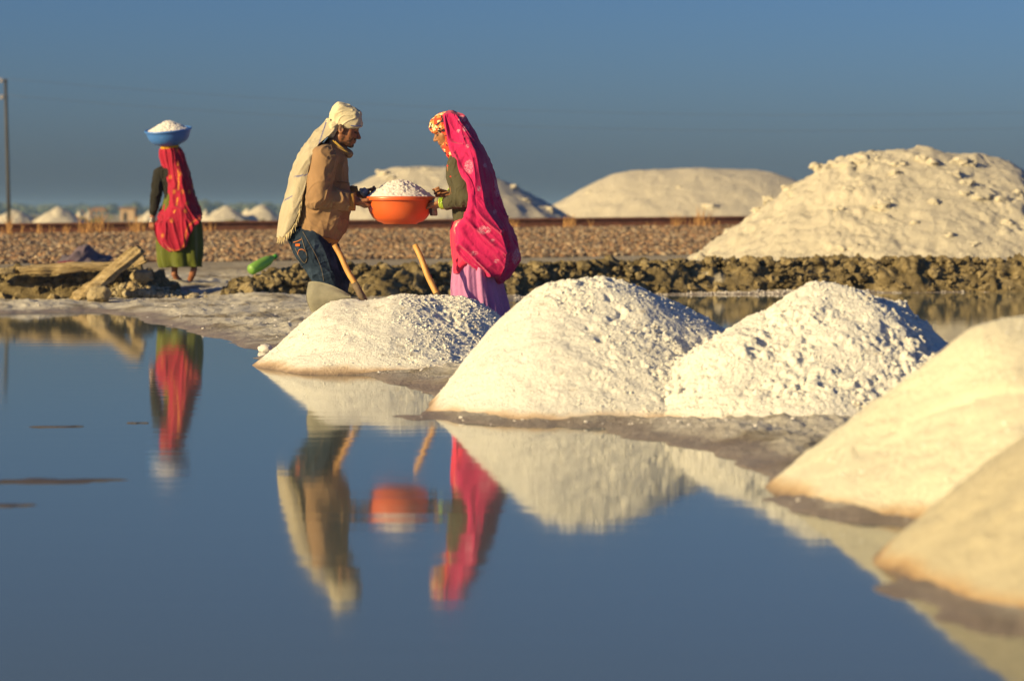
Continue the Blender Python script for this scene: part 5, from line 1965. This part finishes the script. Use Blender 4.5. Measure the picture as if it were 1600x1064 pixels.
def hoe(top, bot, lab, blade):
    root = empty('hoe', bot)
    tag(root, lab, 'hoe', 'hoes stuck in the low salt ridge')
    t_ = np.linspace(0, 1, 14)[:, None]
    path = top + (bot - top) * t_ + np.array([0.004, 0, 0]) * np.sin(t_ * 9)
    rad = np.interp(t_[:, 0], [0, .02, .9, 1], [.0165, .0185, .0195, .019])
    v, f = tube(path, rad, 12)
    link('handle', make_mesh('handle', v, f), M_ASH, root)
    ax = nrm(bot - top)
    c0, c1 = bot - ax * .10, bot + ax * .06
    v, f = tube([c0, c0 * .7 + c1 * .3, c1], [.0225, .0235, .027], 14)
    link('collar', make_mesh('collar', v, f), M_SLEEVE, root)
    if blade is None:       # buried blade: set square to the handle below the salt
        side = nrm(np.cross(ax, (0, 1, 0)))
        c2 = bot + ax * .03
        rows_ = [[c2 + side * (-.05 - .16 * q_) + np.array([0, b_ * (.07 + .04 * q_), 0]) + ax * (.02 * q_ * q_ + .01 * abs(b_)) for b_ in np.linspace(-1, 1, 9)] for q_ in np.linspace(0, 1, 8)]
    else:
        rows_ = blade
    g_ = np.array(rows_)
    n0, n1 = g_.shape[:2]
    vv = g_.reshape(-1, 3)
    ff = grid_faces(n0, n1)
    nn = vnormals(vv, ff)
    v2 = np.concatenate([vv, vv + nn * .004])
    k = len(vv)
    border = [(i, 0) for i in range(n0)] + [(n0 - 1, j) for j in range(1, n1)] + [(i, n1 - 1) for i in range(n0 - 2, -1, -1)] + [(0, j) for j in range(n1 - 2, 0, -1)]
    bi = np.array([i * n1 + j for i, j in border])
    bj = np.roll(bi, -1)
    link('blade', make_mesh('blade', v2, [ff[:, ::-1], ff + k, np.stack([bi, bj, bj + k, bi + k], 1)]), M_HOE, root)


# the near blade shows its hollow back towards us: outline rows run from the collar side (right) to the cutting edge (left)
outl = [((547, 461), (548, 468)), ((536, 454.5), (541, 474)), ((522, 447.5), (530, 482)), ((508, 442.5), (515, 487.5)), ((496, 440), (502, 489.5)), ((487, 439.5), (492, 490)), ((482, 441), (486, 487.5))]
outl = interp_cr(np.array(outl, float), 22)
rows_ = []
for i, (u_, l_) in enumerate(outl):
    q_ = i / 21
    row = []
    for s_ in np.linspace(0, 1, 15):
        px, py = u_ * (1 - s_) + l_ * s_
        px -= 5.5 * math.sin(math.pi * s_) * q_ ** 2
        row.append(A(px, py, -.34 + .05 * q_ - .05 * math.sin(math.pi * s_)))
    rows_.append(row)
hoe(A(522.5, 383, -.24), A(565, 463, -.30), 'hoe with its greenish iron blade in view, its wooden handle leaning by the jeans', rows_)
hoe(A(648, 383, -.30), A(691, 480, -.44), 'hoe between the man and the woman, its blade buried in salt', None)

# ------------------------------------------------------------------ broken slabs and rubbish on the left bank
M_SLAB = NT('weathered_slab')
w_ = M_SLAB.noise(13, 6, .65, M_SLAB.stretch(.6, 1, 2.2))
M_SLAB.color(M_SLAB.ramp(w_, [(.28, (.20, .14, .07)), (.5, (.42, .31, .16)), (.75, (.56, .45, .28))])).rough(.9)
M_SLAB.b.inputs['Specular IOR Level'].default_value = .15
M_SLAB.bump(M_SLAB.noise(40, 6, .7, M_SLAB.stretch(.5, 1, 2.0)), .02)
M_SLAB = M_SLAB.m
M_ROCK = plain('bank_rock', (.30, .24, .15), .95, .35, 12, .02, .15)


def slab(p0, p1, wvec, tvec, seed, n=(46, 14, 8), amp=.014, ragged=.10):
    """a broken plank-like slab: box grid from p0 to p1, worn and split along its length"""
    p0, p1, wvec, tvec = [np.asarray(q, float) for q in (p0, p1, wvec, tvec)]
    a, b, c = n
    rings = []
    L = np.linalg.norm(p1 - p0)
    m = 2 * (b + c)
    per = [(-1 + 2 * i / b, -1) for i in range(b)] + [(1, -1 + 2 * i / c) for i in range(c)] + [(1 - 2 * i / b, 1) for i in range(b)] + [(-1, 1 - 2 * i / c) for i in range(c)]
    for i in range(a):
        t_ = i / (a - 1)
        row = []
        for (u_, w_) in per:
            r_ = max(abs(u_), abs(w_))
            e = ragged * L * (abs(t_ - .5) * 2) ** 8 * float(noise(u_ * 2.2 + seed, w_ * 1.3, t_ > .5, seed))
            row.append(p0 + (p1 - p0) * t_ + nrm(p1 - p0) * e + wvec * u_ * (1 - .10 * float(noise(t_ * 5, u_, seed, 3)) - .05) + tvec * w_)
        rings.append(row)
    rings = np.array(rings)
    v, fs = loft(rings)
    ax = nrm(p1 - p0)
    nq = vnormals(v, fs[0])
    ctr = np.concatenate([np.repeat(rings.mean(1), m, 0), rings[0].mean(0)[None], rings[-1].mean(0)[None]])
    if np.median(((v - ctr) * nq).sum(1)) < 0:
        nq, fs = -nq, [f[:, ::-1] for f in fs]
    along = v @ ax
    rad = v - along[:, None] * ax
    d = amp * (fbm(rad[:, 0] * 22 + along * 2.5, rad[:, 1] * 22, rad[:, 2] * 22, seed, 4) + .7 * noise(along * 9, rad[:, 2] * 9, rad[:, 0] * 9, seed + 1))
    d -= amp * 1.6 * np.maximum(1 - 5 * np.abs(noise(rad[:, 0] * 14, rad[:, 1] * 14, rad[:, 2] * 14 + along * .6, seed + 7)), 0)
    return make_mesh('slab', v + nq * d[:, None], fs)


def up2(v_, s_):
    return np.asarray(v_, float) * s_


ps, pe = P(120, 468, 24.35), P(213, 394, 24.95)
ax_ = nrm(pe - ps)
n_ = np.array([-.45, -.75, .45])
n_ = nrm(n_ - ax_ * (ax_ @ n_))
tag(link('slab', slab(ps, pe, np.cross(n_, ax_) * .092, n_ * .026, 4), M_SLAB), 'long weathered tan slab propped diagonally on the left mud bank', 'slab', 'broken slabs on the left mud bank')
ps, pe = P(28, 422, 24.8), P(186, 416, 25.0)
tag(link('slab', slab(ps, pe, (0, .12, .018), (0, -.012, .036), 9), M_SLAB), 'long tan slab lying flat along the top of the left mud bank', 'slab', 'broken slabs on the left mud bank')
ps, pe = P(-40, 424, 24.75), P(24, 423, 24.8)
tag(link('slab', slab(ps, pe, (0, .12, .0), (0, -.012, .030), 13, (30, 12, 6)), M_ROCK), 'short dark slab at the left edge beside the flat tan slab', 'slab', 'broken slabs on the left mud bank')
ps, pe = P(206, 413, 25.2), P(226, 403, 25.25)
tag(link('slab', slab(ps, pe, (-.03, .05, .042), (.0, -.03, .0), 21, (16, 10, 6), .01), M_SLAB), 'small tan block behind the raised end of the diagonal slab', 'slab', 'broken slabs on the left mud bank')


def rock(c, r, seed, lab, mat=M_ROCK):
    v0, f0 = ICO[3]
    c1, i1 = cells(v0[:, 0] * 1.3, v0[:, 1] * 1.3, v0[:, 2] * 1.3, seed)
    v = v0 * (.85 + .35 * (i1 - .5)[:, None] * (1 - c1[:, None]) + .16 * fbm(v0[:, 0] * 1.8, v0[:, 1] * 1.8, v0[:, 2] * 1.8, seed, 4)[:, None])
    v = np.sign(v) * np.abs(v) ** .85
    tag(link('rock', make_mesh('rock', v * r + c, f0), mat), lab, 'rock', 'rocks on the left mud bank')


rock(P(155, 460, 24.15), (.125, .10, .10), 3, 'blocky brown rock at the foot of the diagonal slab')
rock(P(222, 432, 25.0), (.13, .10, .08), 8, 'darker flat rock between the diagonal slab and the walking woman')
rock(P(205, 447, 24.7), (.07, .08, .06), 15, 'small pale rock in the crumbly spill left of the walking woman', M_SLAB)

# dropped cloth on the ballast
M_CLOTH = fabric('grey_purple_cloth', (.115, .085, .115), .25, 300, .1, .95)
M_CLOTH2 = fabric('maroon_cloth', (.14, .012, .03), .2, 300, .1, .95)
base = P(130, 411, 34.6)
gx_ = np.linspace(-1, 1, 90)[:, None] + np.zeros((1, 60))
gy_ = np.zeros((90, 1)) + np.linspace(-1, 1, 60)[None, :]
edge_ = 1 - np.maximum(np.abs(gx_), np.abs(gy_)) ** 4
hh = .21 * np.exp(-((gx_ + .05 - .25 * gy_) / .42) ** 2) * np.exp(-((gy_ - .1) / .75) ** 2) + .05 * np.abs(noise(gx_ * 2.5 + 4, gy_ * 2, 0, 5)) + .03 * creases(np.stack([gx_, gy_, 0 * gx_], -1).reshape(-1, 3), (.4, .9, .1), .3, 1.4, 1.0, 44).reshape(gx_.shape)
zt = np.maximum(hh * edge_, 0) + .015
cv = np.stack([base[0] + .36 * gx_ + .03 * noise(gx_ * 2, gy_ * 2, 0, 3), base[1] + .42 * gy_ + .03 * noise(gx_ * 2, gy_ * 2, 5, 3), base[2] - .05 + zt + .07 * (gy_ + 1)], -1)
lowv = cv.copy()
lowv[..., 2] -= .012
vv = np.concatenate([cv.reshape(-1, 3), lowv.reshape(-1, 3)])
ff = grid_faces(90, 60)
cloth = link('cloth', make_mesh('cloth', vv, [ff, ff[:, ::-1] + 5400]), M_CLOTH)
tag(cloth, 'crumpled grey purple cloth dropped on the ballast above the flat slab', 'cloth')
v0, f0 = ICO[3]
v = v0 * np.array([.16, .08, .035]) * (1 + .3 * fbm(v0[:, 0] * 2, v0[:, 1] * 2, v0[:, 2] * 2, 4, 3)[:, None]) + P(104, 412, 34.2)
tag(link('cloth', make_mesh('cloth', v, f0), M_CLOTH2), 'small maroon rag by the grey purple cloth', 'cloth')

# green bottle lying on the bank
p0, p1 = P(390, 423, 25.45), P(432, 400, 25.75)
M_BOT = plastic('green_plastic', (.26, .50, .10), .4)
bot = empty('bottle', p0)
tag(bot, 'bright green plastic bottle lying on the mud bank left of the man', 'bottle')
L = np.linalg.norm(p1 - p0)
axx = nrm(p1 - p0)
pp = [(0.0, .0), (.005, .03), (.02, .042), (.10, .045), (.16, .043), (.20, .040), (.235, .030), (.262, .017), (.275, .015)]
sc_ = L / .305
path = [p0 + axx * a_ * sc_ for a_, _ in pp]
v, f = tube(path, [max(b2, .002) * sc_ for _, b2 in pp], 20)
link('bottle_body', make_mesh('bottle_body', v, f), M_BOT, bot)
v, f = tube([p0 + axx * a_ * sc_ for a_ in (.270, .275, .300, .305)], [.014 * sc_, .019 * sc_, .019 * sc_, .014 * sc_], 16)
link('cap', make_mesh('cap', v, f), plain('cap_plastic', (.05, .28, .03), .4, .05), bot)
